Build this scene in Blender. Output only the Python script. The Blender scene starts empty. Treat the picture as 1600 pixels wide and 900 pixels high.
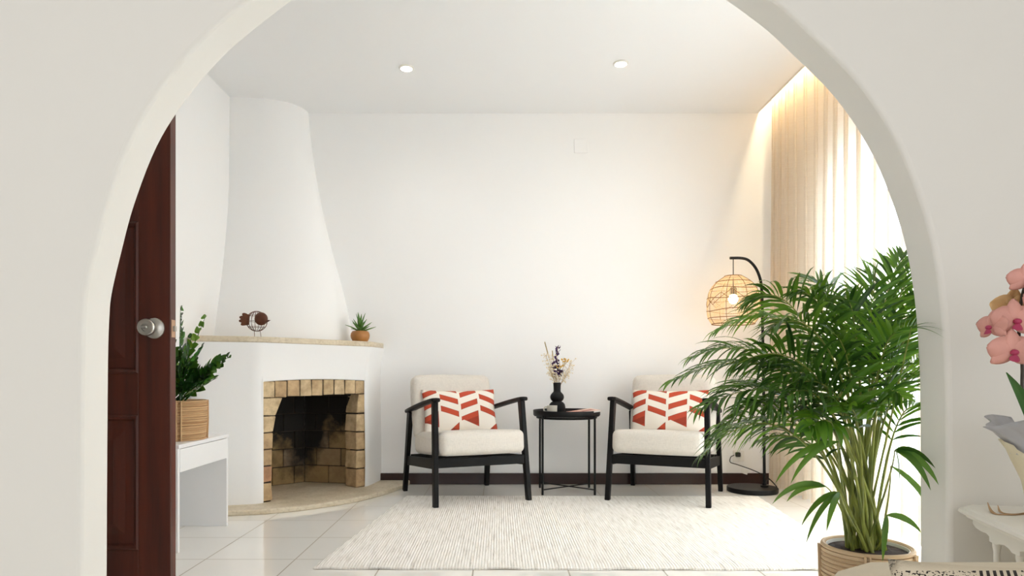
import bpy, math, random
from mathutils import Vector, Matrix, noise as mnoise

# ------------------------------------------------------------------ camera, world, light, exposure
F = 1050.0            # focal length in pixels of the 1600 x 900 frame
CX, CY, CH = 780.0, 584.0, 0.8
scene = bpy.context.scene
COL = scene.collection

cam_data = bpy.data.cameras.new('camera')
cam = bpy.data.objects.new('camera', cam_data)
COL.objects.link(cam)
cam.location = (0, 0, CH)
cam.rotation_euler = (math.pi / 2, 0, 0)
cam_data.sensor_width = 36.0
cam_data.lens = 36.0 * F / 1600.0
cam_data.shift_x = (800 - CX) / 1600.0
cam_data.shift_y = (CY - 450) / 1600.0
cam_data.clip_start = 0.05
scene.camera = cam

world = bpy.data.worlds.new('world')
scene.world = world
world.use_nodes = True
world.node_tree.nodes['Background'].inputs[0].default_value = (0.85, 0.93, 1.0, 1)
world.node_tree.nodes['Background'].inputs[1].default_value = 1.0

def area(name, loc, rot, sx, sy, power, col):
    d = bpy.data.lights.new(name, 'AREA')
    d.shape = 'RECTANGLE'; d.size = sx; d.size_y = sy; d.energy = power; d.color = col
    o = bpy.data.objects.new(name, d); COL.objects.link(o)
    o.location = loc; o.rotation_euler = rot
    return o
# daylight outside the curtained window on the right (points towards -X)
area('window_daylight', (2.42, 3.00, 1.0), (0, math.radians(90), 0), 1.95, 2.1, 208, (0.68, 0.835, 1.0))
# added fill light for the near room, unseen behind the camera (points towards +Y)
area('near_room_fill_light', (-0.2, -2.3, 1.45), (math.radians(90), 0, 0), 4.2, 2.2, 28, (1.0, 0.88, 0.80))
# lamp strip in the curtain cove
area('cove_light', (1.90, 3.2, 2.765), (0, math.radians(-35), 0), 0.02, 3.2, 20.0, (1.0, 0.80, 0.50))

scene.view_settings.view_transform = 'Standard'
scene.view_settings.look = 'None'
scene.view_settings.exposure = 0.0
scene.view_settings.gamma = 1.0
scene.view_settings.use_curve_mapping = False
try:
    scene.cycles.use_denoising = True
    scene.cycles.max_bounces = 14
    scene.cycles.diffuse_bounces = 10
    scene.cycles.transparent_max_bounces = 12
    scene.cycles.sample_clamp_indirect = 6
    scene.cycles.caustics_reflective = False
    scene.cycles.caustics_refractive = False
except Exception:
    pass

def at(px, py, Y):
    """The point at distance Y seen at a pixel of the 1600 x 900 frame."""
    return Vector(((px - CX) / F * Y, Y, CH + (CY - py) / F * Y))

# ------------------------------------------------------------------ node helpers
def lin(c):
    return tuple(((v / 255) / 12.92 if v / 255 <= 0.04045 else ((v / 255 + 0.055) / 1.055) ** 2.4) for v in c) + (1.0,)

class G:
    def __init__(s, name):
        s.m = bpy.data.materials.new(name); s.m.use_nodes = True
        s.nt = s.m.node_tree
        s.b = s.nt.nodes['Principled BSDF']; s.out = s.nt.nodes['Material Output']
    def set(s, **k):
        for n, v in k.items():
            n = n.replace('_', ' ')
            if isinstance(v, bpy.types.NodeSocket): s.nt.links.new(v, s.b.inputs[n])
            else: s.b.inputs[n].default_value = v
        return s
    def put(s, sock, v):
        if isinstance(v, bpy.types.NodeSocket): s.nt.links.new(v, sock)
        else: sock.default_value = v
    def M(s, op, a, b=0.0, c=0.0):
        n = s.nt.nodes.new('ShaderNodeMath'); n.operation = op
        for i, v in enumerate((a, b, c)): s.put(n.inputs[i], v)
        return n.outputs[0]
    def coord(s, kind='Object', scale=(1, 1, 1), rot=(0, 0, 0)):
        t = s.nt.nodes.new('ShaderNodeTexCoord')
        mp = s.nt.nodes.new('ShaderNodeMapping')
        mp.inputs['Scale'].default_value = scale; mp.inputs['Rotation'].default_value = rot
        s.nt.links.new(t.outputs[kind], mp.inputs[0])
        return mp.outputs[0]
    def xyz(s, v):
        n = s.nt.nodes.new('ShaderNodeSeparateXYZ'); s.nt.links.new(v, n.inputs[0]); return n.outputs
    def noise(s, v, scale, detail=3, rough=0.5):
        n = s.nt.nodes.new('ShaderNodeTexNoise'); s.nt.links.new(v, n.inputs['Vector'])
        n.inputs['Scale'].default_value = scale; n.inputs['Detail'].default_value = detail
        n.inputs['Roughness'].default_value = rough
        return n.outputs[0]
    def ramp(s, f, stops):
        n = s.nt.nodes.new('ShaderNodeValToRGB'); s.put(n.inputs[0], f)
        e = n.color_ramp.elements
        while len(e) < len(stops): e.new(0.5)
        for el, (p, c) in zip(e, stops): el.position = p; el.color = c if len(c) == 4 else tuple(c) + (1,)
        return n.outputs[0]
    def mix(s, f, a, b, mode='MIX'):
        n = s.nt.nodes.new('ShaderNodeMix'); n.data_type = 'RGBA'; n.blend_type = mode
        s.put(n.inputs[0], f); s.put(n.inputs[6], a); s.put(n.inputs[7], b)
        return n.outputs[2]
    def bump(s, h, strength=0.3, dist=0.01):
        n = s.nt.nodes.new('ShaderNodeBump'); n.inputs['Strength'].default_value = strength
        n.inputs['Distance'].default_value = dist; s.nt.links.new(h, n.inputs['Height'])
        s.nt.links.new(n.outputs[0], s.b.inputs['Normal']); return n.outputs[0]
    def island(s):
        return s.nt.nodes.new('ShaderNodeNewGeometry').outputs['Random Per Island']

def plain(name, rgb, rough=0.5, metal=0.0, bump=None, var=0.0, **k):
    g = G(name)
    c = lin(rgb)
    v = g.coord()
    if var:
        n = g.noise(v, 14, 4)
        d = tuple(x * (1 - var) for x in c[:3]) + (1,); l = tuple(min(1, x * (1 + var)) for x in c[:3]) + (1,)
        g.set(Base_Color=g.ramp(n, [(0.3, d), (0.7, l)]))
    else: g.set(Base_Color=c)
    g.set(Roughness=rough, Metallic=metal, **k)
    if bump: g.bump(g.noise(v, bump[0], 3), bump[1], bump[2])
    return g.m

M = {}
M['plaster'] = plain('white_plaster', (241, 241, 241), 0.85, bump=(9, 0.12, 0.01))
M['ceiling'] = plain('ceiling_paint', (234, 234, 234), 0.9, bump=(30, 0.05, 0.004))
M['near_paint'] = plain('near_wall_paint', (234, 232, 227), 0.85, bump=(12, 0.1, 0.008))
M['black_wood'] = plain('black_stained_wood', (7, 5, 5), 0.48, bump=(60, 0.06, 0.002), var=0.25, Specular_IOR_Level=0.22)
M['black_metal'] = plain('black_powder_coat', (6, 6, 7), 0.42, bump=(200, 0.03, 0.001), Specular_IOR_Level=0.3)
M['black_matte'] = plain('black_matte_ceramic', (6, 7, 8), 0.6, bump=(120, 0.05, 0.001), Specular_IOR_Level=0.3)
M['steel'] = plain('brushed_steel', (196, 194, 188), 0.3, 1.0, bump=(150, 0.04, 0.001))
M['copper'] = plain('aged_brass', (196, 160, 132), 0.4, 0.7)
M['white_lac'] = plain('white_lacquer', (240, 240, 241), 0.35, bump=(40, 0.02, 0.001))
M['white_paint'] = plain('white_painted_wood', (233, 230, 222), 0.5, bump=(35, 0.06, 0.002))
M['rust'] = plain('rusty_metal', (98, 56, 36), 0.6, 0.35, bump=(90, 0.3, 0.002), var=0.45)
M['terracotta'] = plain('ochre_ceramic', (168, 116, 62), 0.45, bump=(50, 0.1, 0.002), var=0.15)
M['soil'] = plain('potting_soil', (42, 27, 20), 0.95, bump=(70, 1.0, 0.01), var=0.5)
M['cord'] = plain('black_cable', (20, 19, 19), 0.5)
M['paper_white'] = plain('white_paper', (236, 234, 230), 0.8)
M['cup'] = plain('grey_stoneware', (196, 192, 180), 0.5, bump=(90, 0.1, 0.001))
M['plastic_white'] = plain('white_plastic', (232, 230, 225), 0.4)
M['silver_foil'] = plain('silver_grey_wrap', (176, 176, 180), 0.35, 0.15, bump=(25, 0.5, 0.006))
M['cream_wrap'] = plain('cream_wrap', (222, 212, 184), 0.6, bump=(20, 0.4, 0.005))
M['raffia'] = plain('tan_raffia', (180, 146, 108), 0.7, var=0.2)
M['straw'] = plain('dry_stalk', (176, 152, 104), 0.8, var=0.2)
M['cream_flower'] = plain('dried_cream_petal', (232, 218, 190), 0.8)
M['yellow_flower'] = plain('dried_yellow_petal', (222, 178, 84), 0.8, var=0.2)
M['purple_flower'] = plain('dried_purple_petal', (66, 36, 84), 0.8, var=0.3)
M['ring'] = plain('satin_white_ring', (225, 222, 215), 0.4)
M['sofa'] = plain('sand_upholstery', (214, 203, 182), 0.9, bump=(300, 0.4, 0.002), var=0.06)
M['petal_pink'] = plain('orchid_petal', (208, 150, 138), 0.55, var=0.12, Subsurface_Weight=0.0)
M['petal_yellow'] = plain('orchid_petal_back', (214, 178, 124), 0.55, var=0.1)
M['petal_magenta'] = plain('orchid_lip', (168, 52, 88), 0.5, var=0.2)

def m_tiles():
    g = G('cream_floor_tile')
    x, y, z = g.xyz(g.coord())
    T = 0.3865
    fx = g.M('PINGPONG', g.M('ADD', x, 0.106), T / 2)
    fy = g.M('PINGPONG', g.M('SUBTRACT', y, 2.897), T / 2)
    d = g.M('MINIMUM', fx, fy)
    grout = g.M('LESS_THAN', d, 0.0028)
    n = g.noise(g.coord(), 1.6, 4)
    base = g.ramp(n, [(0.3, lin((240, 238, 232))), (0.7, lin((246, 244, 240)))])
    g.set(Base_Color=g.mix(grout, base, lin((156, 148, 134))), Roughness=g.M('MULTIPLY_ADD', grout, 0.5, 0.06))
    g.set(Specular_IOR_Level=0.7)
    g.bump(g.M('SUBTRACT', 1.0, grout), 0.3, 0.001)
    return g.m
M['tiles'] = m_tiles()

def m_rug():
    g = G('cream_woven_wool')
    x, y, z = g.xyz(g.coord())
    v = g.coord(scale=(75, 6, 1), rot=(0, 0, math.radians(-4)))
    n1 = g.noise(v, 1.0, 5, 0.65)
    n2 = g.noise(g.coord(scale=(260, 18, 1), rot=(0, 0, math.radians(-4))), 1.0, 2)
    row = g.M('SINE', g.M('MULTIPLY', x, 520.0))
    h = g.M('ADD', g.M('MULTIPLY', row, 0.35), n2)
    g.set(Base_Color=g.ramp(n1, [(0.28, lin((198, 192, 184))), (0.42, lin((232, 228, 221))), (0.62, lin((246, 243, 238)))]), Roughness=0.95)
    g.bump(h, 0.55, 0.005)
    return g.m
M['rug'] = m_rug()

def m_linen(name, rgb, strength=0.35):
    g = G(name)
    a = g.noise(g.coord(scale=(50, 50, 500)), 1.0, 2)
    b = g.noise(g.coord(scale=(500, 50, 50)), 1.0, 2)
    h = g.M('ADD', a, b)
    c = lin(rgb)
    d = tuple(x * 0.86 for x in c[:3]) + (1,)
    g.set(Base_Color=g.ramp(g.M('MULTIPLY', h, 0.5), [(0.35, d), (0.6, c)]), Roughness=0.95, Sheen_Weight=0.15)
    g.bump(h, strength, 0.0015)
    return g.m
M['linen'] = m_linen('oatmeal_linen', (221, 215, 206))

def m_pillow():
    g = G('rust_and_white_print')
    x, y, z = g.xyz(g.coord())
    CW, P = 0.1345, 0.085
    c = g.M('DIVIDE', g.M('ADD', x, 0.0125 + CW * 4), CW)
    col = g.M('FLOOR', c); f = g.M('SUBTRACT', c, col)
    par = g.M('MODULO', col, 2.0)                      # 0: rises to the right, 1: falls to the right
    sgn = g.M('MULTIPLY_ADD', par, 2.0, -1.0)
    w = g.M('ADD', z, g.M('MULTIPLY', g.M('MULTIPLY', sgn, 0.36 * CW), g.M('SUBTRACT', f, 0.5)))
    ph = g.M('ADD', g.M('DIVIDE', g.M('ADD', w, 0.65 + 0.010), P), g.M('MULTIPLY', par, 0.58))
    fr = g.M('FRACT', ph)
    inx = g.M('MULTIPLY', g.M('GREATER_THAN', f, 0.05), g.M('LESS_THAN', f, 0.93))
    bar = g.M('MULTIPLY', g.M('LESS_THAN', fr, 0.46), g.M('MULTIPLY', inx, g.M('GREATER_THAN', w, -0.052)))
    tri1 = g.M('LESS_THAN', g.M('ABSOLUTE', g.M('ADD', z, 0.062)), g.M('MULTIPLY', g.M('SUBTRACT', f, 0.06), 0.058))
    tri1 = g.M('MULTIPLY', g.M('MULTIPLY', tri1, inx), g.M('SUBTRACT', 1.0, par))
    tri2 = g.M('LESS_THAN', z, g.M('SUBTRACT', g.M('MULTIPLY', f, 0.11), 0.185))
    tri2 = g.M('MULTIPLY', g.M('MULTIPLY', tri2, inx), par)
    mask = g.M('MAXIMUM', bar, g.M('MAXIMUM', tri1, tri2))
    edge = g.M('MULTIPLY', mask, g.M('MAXIMUM', g.M('GREATER_THAN', f, 0.90), g.M('MAXIMUM', g.M('GREATER_THAN', fr, 0.43), g.M('LESS_THAN', fr, 0.03))))
    n = g.noise(g.coord(scale=(300, 300, 300)), 1.0, 2)
    colr = g.mix(mask, lin((238, 231, 220)), g.mix(n, lin((176, 62, 38)), lin((200, 84, 56))))
    g.set(Base_Color=g.mix(g.M('MULTIPLY', edge, 0.45), colr, lin((92, 34, 24))), Roughness=0.9)
    g.bump(n, 0.3, 0.001)
    return g.m
M['pillow'] = m_pillow()

def m_throw():
    g = G('black_and_sand_print')
    x, y, z = g.xyz(g.coord())
    s = g.M('SINE', g.M('MULTIPLY', g.M('ADD', x, g.M('MULTIPLY', z, -0.9)), 620.0))
    cell = g.M('FRACT', g.M('MULTIPLY', g.M('ADD', x, 0.135), 4.2))
    stripe = g.M('MULTIPLY', g.M('GREATER_THAN', s, 0.0), g.M('LESS_THAN', cell, 0.27))
    n = g.noise(g.coord(scale=(260, 260, 380)), 1.0, 1)
    sp = g.M('MULTIPLY', g.M('GREATER_THAN', n, 0.57), g.M('GREATER_THAN', cell, 0.29))
    mk = g.M('MULTIPLY', g.M('MAXIMUM', stripe, sp), g.M('LESS_THAN', z, 0.1735))
    g.set(Base_Color=g.mix(mk, lin((210, 198, 176)), lin((38, 32, 30))), Roughness=0.9)
    g.bump(n, 0.4, 0.002)
    return g.m
M['throw'] = m_throw()

def m_mahogany():
    g = G('dark_mahogany')
    n = g.noise(g.coord(scale=(28, 28, 1.6)), 1.0, 6, 0.6)
    g.set(Base_Color=g.ramp(n, [(0.25, lin((52, 18, 8))), (0.75, lin((98, 40, 21)))]), Roughness=0.36)
    g.bump(n, 0.08, 0.002)
    return g.m
M['mahogany'] = m_mahogany()
M['skirting'] = plain('dark_red_brown_tile', (42, 15, 10), 0.3, var=0.2)

def m_brick(name, stops, soot=False):
    g = G(name)
    v = g.coord()
    n = g.noise(v, 16, 5, 0.65)
    c = g.ramp(g.island(), stops)
    c = g.mix(g.M('MULTIPLY', n, 0.75), c, lin((120, 94, 66)), 'MULTIPLY') if False else g.mix(g.ramp(n, [(0.35, (0.55,) * 3), (0.65, (0, 0, 0))]), c, lin((128, 100, 72)))
    if soot:
        x, y, z = g.xyz(v)
        big = g.noise(v, 5.0, 5, 0.6)
        # old soot: thickest high up at the middle of the back, thinning to the right side and low down
        hz = g.M('MULTIPLY', g.M('SUBTRACT', z, 0.17), 4.2)
        hx = g.M('MULTIPLY', g.M('ABSOLUTE', g.M('SUBTRACT', x, 0.10)), -3.0)
        s = g.M('ADD', g.M('ADD', hz, hx), g.M('MULTIPLY_ADD', big, 3.0, -0.95))
        g2 = g.ramp(s, [(0.1, (0, 0, 0)), (1.0, (0.98,) * 3)])
        c = g.mix(g2, c, lin((14, 12, 11)))
    g.set(Base_Color=c, Roughness=0.9)
    g.bump(n, 0.6, 0.006)
    return g.m
M['brick'] = m_brick('hand_cut_brick', [(0.0, lin((204, 178, 136))), (0.35, lin((220, 198, 160))), (0.7, lin((196, 168, 128))), (0.90, lin((200, 172, 134))), (1.0, lin((192, 138, 106)))])
M['firebrick'] = m_brick('sooty_firebrick', [(0.0, lin((150, 128, 88))), (0.5, lin((176, 148, 98))), (1.0, lin((140, 124, 104)))], True)
M['mortar'] = plain('sooty_mortar', (62, 52, 42), 0.95, bump=(60, 0.6, 0.004), var=0.3)

def m_stone():
    g = G('honed_limestone')
    n = g.noise(g.coord(scale=(1, 1, 3)), 9, 6, 0.6)
    n2 = g.noise(g.coord(), 60, 3)
    c = g.ramp(n, [(0.3, lin((196, 182, 156))), (0.7, lin((220, 208, 186)))])
    g.set(Base_Color=g.mix(g.ramp(n2, [(0.35, (0.35,) * 3), (0.5, (0, 0, 0))]), c, lin((168, 150, 122))), Roughness=0.55)
    g.bump(n2, 0.25, 0.002)
    return g.m
M['stone'] = m_stone()

def m_curtain():
    g = G('sheer_linen_curtain')
    a = g.noise(g.coord(scale=(3, 3, 260)), 1.0, 3)
    c = g.ramp(a, [(0.3, (0.74, 0.62, 0.48, 1)), (0.7, (0.84, 0.73, 0.59, 1))])
    d = g.nt.nodes.new('ShaderNodeBsdfDiffuse'); t = g.nt.nodes.new('ShaderNodeBsdfTranslucent')
    tr = g.nt.nodes.new('ShaderNodeBsdfTransparent')
    g.put(d.inputs[0], c); g.put(t.inputs[0], (0.88, 0.84, 0.78, 1))
    m1 = g.nt.nodes.new('ShaderNodeMixShader'); m1.inputs[0].default_value = 0.5
    g.nt.links.new(d.outputs[0], m1.inputs[1]); g.nt.links.new(t.outputs[0], m1.inputs[2])
    m2 = g.nt.nodes.new('ShaderNodeMixShader'); m2.inputs[0].default_value = 0.10
    g.nt.links.new(m1.outputs[0], m2.inputs[1]); g.nt.links.new(tr.outputs[0], m2.inputs[2])
    g.nt.links.new(m2.outputs[0], g.out.inputs[0])
    return g.m
M['curtain'] = m_curtain()

def m_glass():
    g = G('window_glass')
    tr = g.nt.nodes.new('ShaderNodeBsdfTransparent'); gl = g.nt.nodes.new('ShaderNodeBsdfGlossy')
    gl.inputs['Roughness'].default_value = 0.02
    m = g.nt.nodes.new('ShaderNodeMixShader'); m.inputs[0].default_value = 0.06
    g.nt.links.new(tr.outputs[0], m.inputs[1]); g.nt.links.new(gl.outputs[0], m.inputs[2])
    g.nt.links.new(m.outputs[0], g.out.inputs[0])
    return g.m
M['glass'] = m_glass()

def m_emit(name, rgb, strength):
    g = G(name)
    g.set(Base_Color=(1, 1, 1, 1), Emission_Color=tuple(rgb) + (1,), Emission_Strength=strength)
    return g.m
M['bulb'] = m_emit('warm_bulb', (1.0, 0.72, 0.36), 30)
M['spot'] = m_emit('downlight_lens', (1.0, 0.93, 0.78), 25)

def m_leaf(name, dark, light, rough=0.35, trans=0.25, scale=30):
    g = G(name)
    n = g.noise(g.coord(), 7, 3)
    r = g.island()
    f = g.M('MULTIPLY_ADD', r, 0.6, g.M('MULTIPLY', n, 0.4))
    c = g.ramp(f, [(0.15, lin(dark)), (0.85, lin(light))])
    g.set(Base_Color=c, Roughness=rough)
    t = g.nt.nodes.new('ShaderNodeBsdfTranslucent'); g.put(t.inputs[0], g.ramp(f, [(0.15, lin((60, 110, 20))), (0.85, lin((150, 190, 50)))]))
    m = g.nt.nodes.new('ShaderNodeMixShader'); m.inputs[0].default_value = trans
    g.nt.links.new(g.b.outputs[0], m.inputs[1]); g.nt.links.new(t.outputs[0], m.inputs[2])
    g.nt.links.new(m.outputs[0], g.out.inputs[0])
    return g.m
M['palm'] = m_leaf('palm_leaf', (16, 46, 15), (72, 120, 40), 0.36, 0.24)
M['palm_young'] = m_leaf('young_palm_leaf', (54, 100, 24), (98, 148, 42), 0.4, 0.3)
M['zz'] = m_leaf('glossy_leaf', (20, 58, 22), (58, 112, 48), 0.25, 0.12)
M['zz_young'] = m_leaf('new_glossy_leaf', (110, 160, 60), (150, 190, 80), 0.3, 0.2)
M['succulent'] = m_leaf('succulent_leaf', (40, 92, 30), (104, 146, 58), 0.5, 0.1)
M['orchid_leaf'] = m_leaf('orchid_leaf', (34, 78, 28), (70, 120, 48), 0.35, 0.12)
def m_stem():
    g = G('palm_stem')
    f = g.noise(g.coord(scale=(40, 40, 6)), 1.0, 3)
    g.set(Base_Color=g.ramp(f, [(0.3, lin((84, 98, 34))), (0.7, lin((162, 170, 78)))]), Roughness=0.45)
    return g.m
M['stem'] = m_stem()
M['orchid_stem'] = plain('orchid_stem', (52, 44, 30), 0.5)

def m_rattan(name, a, b, rough=0.6):
    g = G(name)
    f = g.M('MULTIPLY_ADD', g.island(), 0.5, g.M('MULTIPLY', g.noise(g.coord(scale=(1, 1, 12)), 8, 5, 0.7), 0.5))
    g.set(Base_Color=g.ramp(f, [(0.15, lin(a)), (0.8, lin(b))]), Roughness=rough)
    g.bump(g.noise(g.coord(scale=(1, 1, 4)), 60, 3), 0.3, 0.002)
    return g.m
M['rattan'] = m_rattan('natural_rattan', (146, 104, 62), (220, 184, 138))
M['rattan_pale'] = m_rattan('pale_rattan', (158, 128, 94), (214, 188, 154))
M['rattan_dark'] = m_rattan('rattan_hoop', (112, 76, 38), (150, 108, 60))
def m_shade():
    g = G('woven_lampshade')
    f = g.island()
    c = g.ramp(f, [(0.1, lin((236, 214, 176))), (0.9, lin((250, 236, 206)))])
    g.set(Base_Color=c, Roughness=0.7)
    t = g.nt.nodes.new('ShaderNodeBsdfTranslucent'); g.put(t.inputs[0], lin((253, 234, 198)))
    m = g.nt.nodes.new('ShaderNodeMixShader'); m.inputs[0].default_value = 0.5
    g.nt.links.new(g.b.outputs[0], m.inputs[1]); g.nt.links.new(t.outputs[0], m.inputs[2])
    g.nt.links.new(m.outputs[0], g.out.inputs[0])
    return g.m
M['shade'] = m_shade()
def m_book():
    g = G('printed_cover')
    x, y, z = g.xyz(g.coord())
    a = g.M('GREATER_THAN', x, 0.0)
    b = g.M('LESS_THAN', g.M('ABSOLUTE', g.M('SUBTRACT', x, 0.035)), 0.04)
    b = g.M('MULTIPLY', b, g.M('LESS_THAN', g.M('ABSOLUTE', y), 0.05))
    c = g.mix(a, lin((214, 158, 140)), lin((238, 206, 190)))
    g.set(Base_Color=g.mix(b, c, lin((170, 92, 74))), Roughness=0.5)
    return g.m
M['cover'] = m_book()

# ------------------------------------------------------------------ mesh helpers
class MB:
    def __init__(s): s.v = []; s.f = []; s.mi = []; s.cur = 0
    def add(s, vs, fs):
        o = len(s.v); s.v += [Vector(p) for p in vs]
        s.f += [tuple(i + o for i in f) for f in fs]; s.mi += [s.cur] * len(fs)
        return s
    def box(s, c, d, rot=None):
        c = Vector(c); hx, hy, hz = d[0] / 2, d[1] / 2, d[2] / 2
        vs = [Vector((x, y, z)) for z in (-hz, hz) for y in (-hy, hy) for x in (-hx, hx)]
        if rot is not None: vs = [rot @ p for p in vs]
        return s.add([c + p for p in vs], [(0, 2, 3, 1), (4, 5, 7, 6), (0, 1, 5, 4), (2, 6, 7, 3), (0, 4, 6, 2), (1, 3, 7, 5)])
    def beam(s, a, b, w, h, w2=None, h2=None, up=(0, 0, 1)):
        """A square bar from a to b; w across, h along 'up'."""
        a, b = Vector(a), Vector(b); w2 = w if w2 is None else w2; h2 = h if h2 is None else h2
        t = (b - a).normalized(); up = Vector(up)
        if abs(t.dot(up)) > 0.95: up = Vector((0, 1, 0))
        x = t.cross(up).normalized(); y = x.cross(t).normalized()
        vs = []
        for p, ww, hh in ((a, w, h), (b, w2, h2)):
            for sx, sy in ((-1, -1), (1, -1), (1, 1), (-1, 1)): vs.append(p + x * sx * ww / 2 + y * sy * hh / 2)
        return s.add(vs, [(3, 2, 1, 0), (4, 5, 6, 7), (0, 1, 5, 4), (1, 2, 6, 5), (2, 3, 7, 6), (3, 0, 4, 7)])
    def tube(s, pts, r, n=8, cap=True, closed=False):
        pts = [Vector(p) for p in pts]; k = len(pts)
        rs = r if isinstance(r, (list, tuple)) else [r] * k
        base = len(s.v); ref = None
        for i, p in enumerate(pts):
            a = pts[(i - 1) % k] if (closed or i > 0) else p
            b = pts[(i + 1) % k] if (closed or i < k - 1) else p
            t = (b - a).normalized()
            if ref is None:
                ref = Vector((0, 0, 1)) if abs(t.z) < 0.9 else Vector((1, 0, 0))
            x = (ref - t * ref.dot(t)).normalized(); ref = x; y = t.cross(x)
            for j in range(n):
                an = 2 * math.pi * j / n
                s.v.append(p + (x * math.cos(an) + y * math.sin(an)) * rs[i])
        fs = []
        for i in range(k if closed else k - 1):
            for j in range(n):
                a0 = base + i * n + j; a1 = base + i * n + (j + 1) % n
                b0 = base + ((i + 1) % k) * n + j; b1 = base + ((i + 1) % k) * n + (j + 1) % n
                fs.append((a0, a1, b1, b0))
        if cap and not closed:
            fs.append(tuple(base + j for j in range(n))[::-1])
            fs.append(tuple(base + (k - 1) * n + j for j in range(n)))
        s.f += fs; s.mi += [s.cur] * len(fs)
        return s
    def lathe(s, prof, c=(0, 0, 0), n=40, closed=False):
        """prof: (r, z) list from outside bottom up."""
        base = len(s.v); c = Vector(c); k = len(prof)
        for r, z in prof:
            for j in range(n):
                a = 2 * math.pi * j / n
                s.v.append(c + Vector((math.cos(a) * r, math.sin(a) * r, z)))
        fs = []
        for i in range(k if closed else k - 1):
            for j in range(n):
                a = base + i * n; b = base + ((i + 1) % k) * n
                fs.append((a + j, a + (j + 1) % n, b + (j + 1) % n, b + j))
        if not closed:
            if prof[0][0] > 1e-5: fs.append(tuple(base + j for j in range(n))[::-1])
            if prof[-1][0] > 1e-5: fs.append(tuple(base + (k - 1) * n + j for j in range(n)))
        s.f += fs; s.mi += [s.cur] * len(fs)
        return s
    def prism(s, poly, z0, z1):
        n = len(poly)
        vs = [(x, y, z0) for x, y in poly] + [(x, y, z1) for x, y in poly]
        return s.add(vs, [tuple(range(n))[::-1], tuple(range(n, 2 * n))] + [(i, (i + 1) % n, n + (i + 1) % n, n + i) for i in range(n)])
    def sphere(s, c, r, nu=10, nv=7, sc=(1, 1, 1)):
        c = Vector(c); vs = [c + Vector((0, 0, -r * sc[2]))]; fs = []
        for i in range(1, nv):
            ph = -math.pi / 2 + math.pi * i / nv
            for j in range(nu):
                a = 2 * math.pi * j / nu
                vs.append(c + Vector((math.cos(ph) * math.cos(a) * r * sc[0], math.cos(ph) * math.sin(a) * r * sc[1], math.sin(ph) * r * sc[2])))
        vs.append(c + Vector((0, 0, r * sc[2])))
        for j in range(nu):
            fs.append((0, 1 + (j + 1) % nu, 1 + j))
            fs.append((len(vs) - 1, 1 + (nv - 2) * nu + j, 1 + (nv - 2) * nu + (j + 1) % nu))
        for i in range(nv - 2):
            for j in range(nu):
                a = 1 + i * nu; b = a + nu
                fs.append((a + j, a + (j + 1) % nu, b + (j + 1) % nu, b + j))
        return s.add(vs, fs)
    def rbox(s, c, d, r, n=10, rot=None, bulge=0.0):
        """A rounded, slightly plump block."""
        c = Vector(c); h = [x / 2 for x in d]
        def tr(x, y, z):
            p = Vector((x * h[0], y * h[1], z * h[2]))
            q = Vector([max(-(h[i] - r), min(h[i] - r, p[i])) for i in range(3)])
            e = p - q
            if e.length > 1e-6: p = q + e.normalized() * r
            g = (1 - x * x) * (1 - y * y) if abs(z) > 0.99 else ((1 - x * x) * (1 - z * z) if abs(y) > 0.99 else (1 - y * y) * (1 - z * z))
            ax = 2 if abs(z) > 0.99 else (1 if abs(y) > 0.99 else 0)
            if bulge: p[ax] += math.copysign(bulge * g, p[ax])
            if rot is not None: p = rot @ p
            return c + p
        def param(i):
            t = -1 + 2 * i / n
            return math.copysign(abs(t) ** 0.62, t)
        idx = {}
        def vid(x, y, z):
            k = (round(x, 5), round(y, 5), round(z, 5))
            if k not in idx: idx[k] = len(s.v); s.v.append(tr(x, y, z))
            return idx[k]
        for ax in range(3):
            for sg in (-1, 1):
                for i in range(n):
                    for j in range(n):
                        q = []
                        for di, dj in ((0, 0), (1, 0), (1, 1), (0, 1)):
                            p = [0, 0, 0]; p[ax] = sg; p[(ax + 1) % 3] = param(i + di); p[(ax + 2) % 3] = param(j + dj)
                            q.append(vid(*p))
                        s.f.append(tuple(q) if sg > 0 else tuple(q[::-1])); s.mi.append(s.cur)
        return s
    def build(s, name, mat, parent=None, smooth=True, angle=40, bevel=0.0, seg=2, world=False, solid=0.0):
        off = Vector((0, 0, 0))
        if world and parent is not None:
            p = parent
            while p is not None: off += p.location; p = p.parent
        me = bpy.data.meshes.new(name)
        me.from_pydata([tuple(p - off) for p in s.v], [], s.f)
        mats = mat if isinstance(mat, (list, tuple)) else [mat]
        for m in mats: me.materials.append(M[m] if isinstance(m, str) else m)
        if len(mats) > 1: me.polygons.foreach_set('material_index', s.mi)
        me.validate(); me.update()
        if smooth:
            me.polygons.foreach_set('use_smooth', [True] * len(me.polygons))
            me.set_sharp_from_angle(angle=math.radians(angle))
        o = bpy.data.objects.new(name, me); COL.objects.link(o)
        if parent is not None: o.parent = parent
        if solid:
            md = o.modifiers.new('solid', 'SOLIDIFY'); md.thickness = solid; md.offset = 0
        if bevel:
            md = o.modifiers.new('bevel', 'BEVEL'); md.width = bevel; md.segments = seg; md.limit_method = 'ANGLE'
            md.angle_limit = math.radians(50); md.harden_normals = False
        return o

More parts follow.
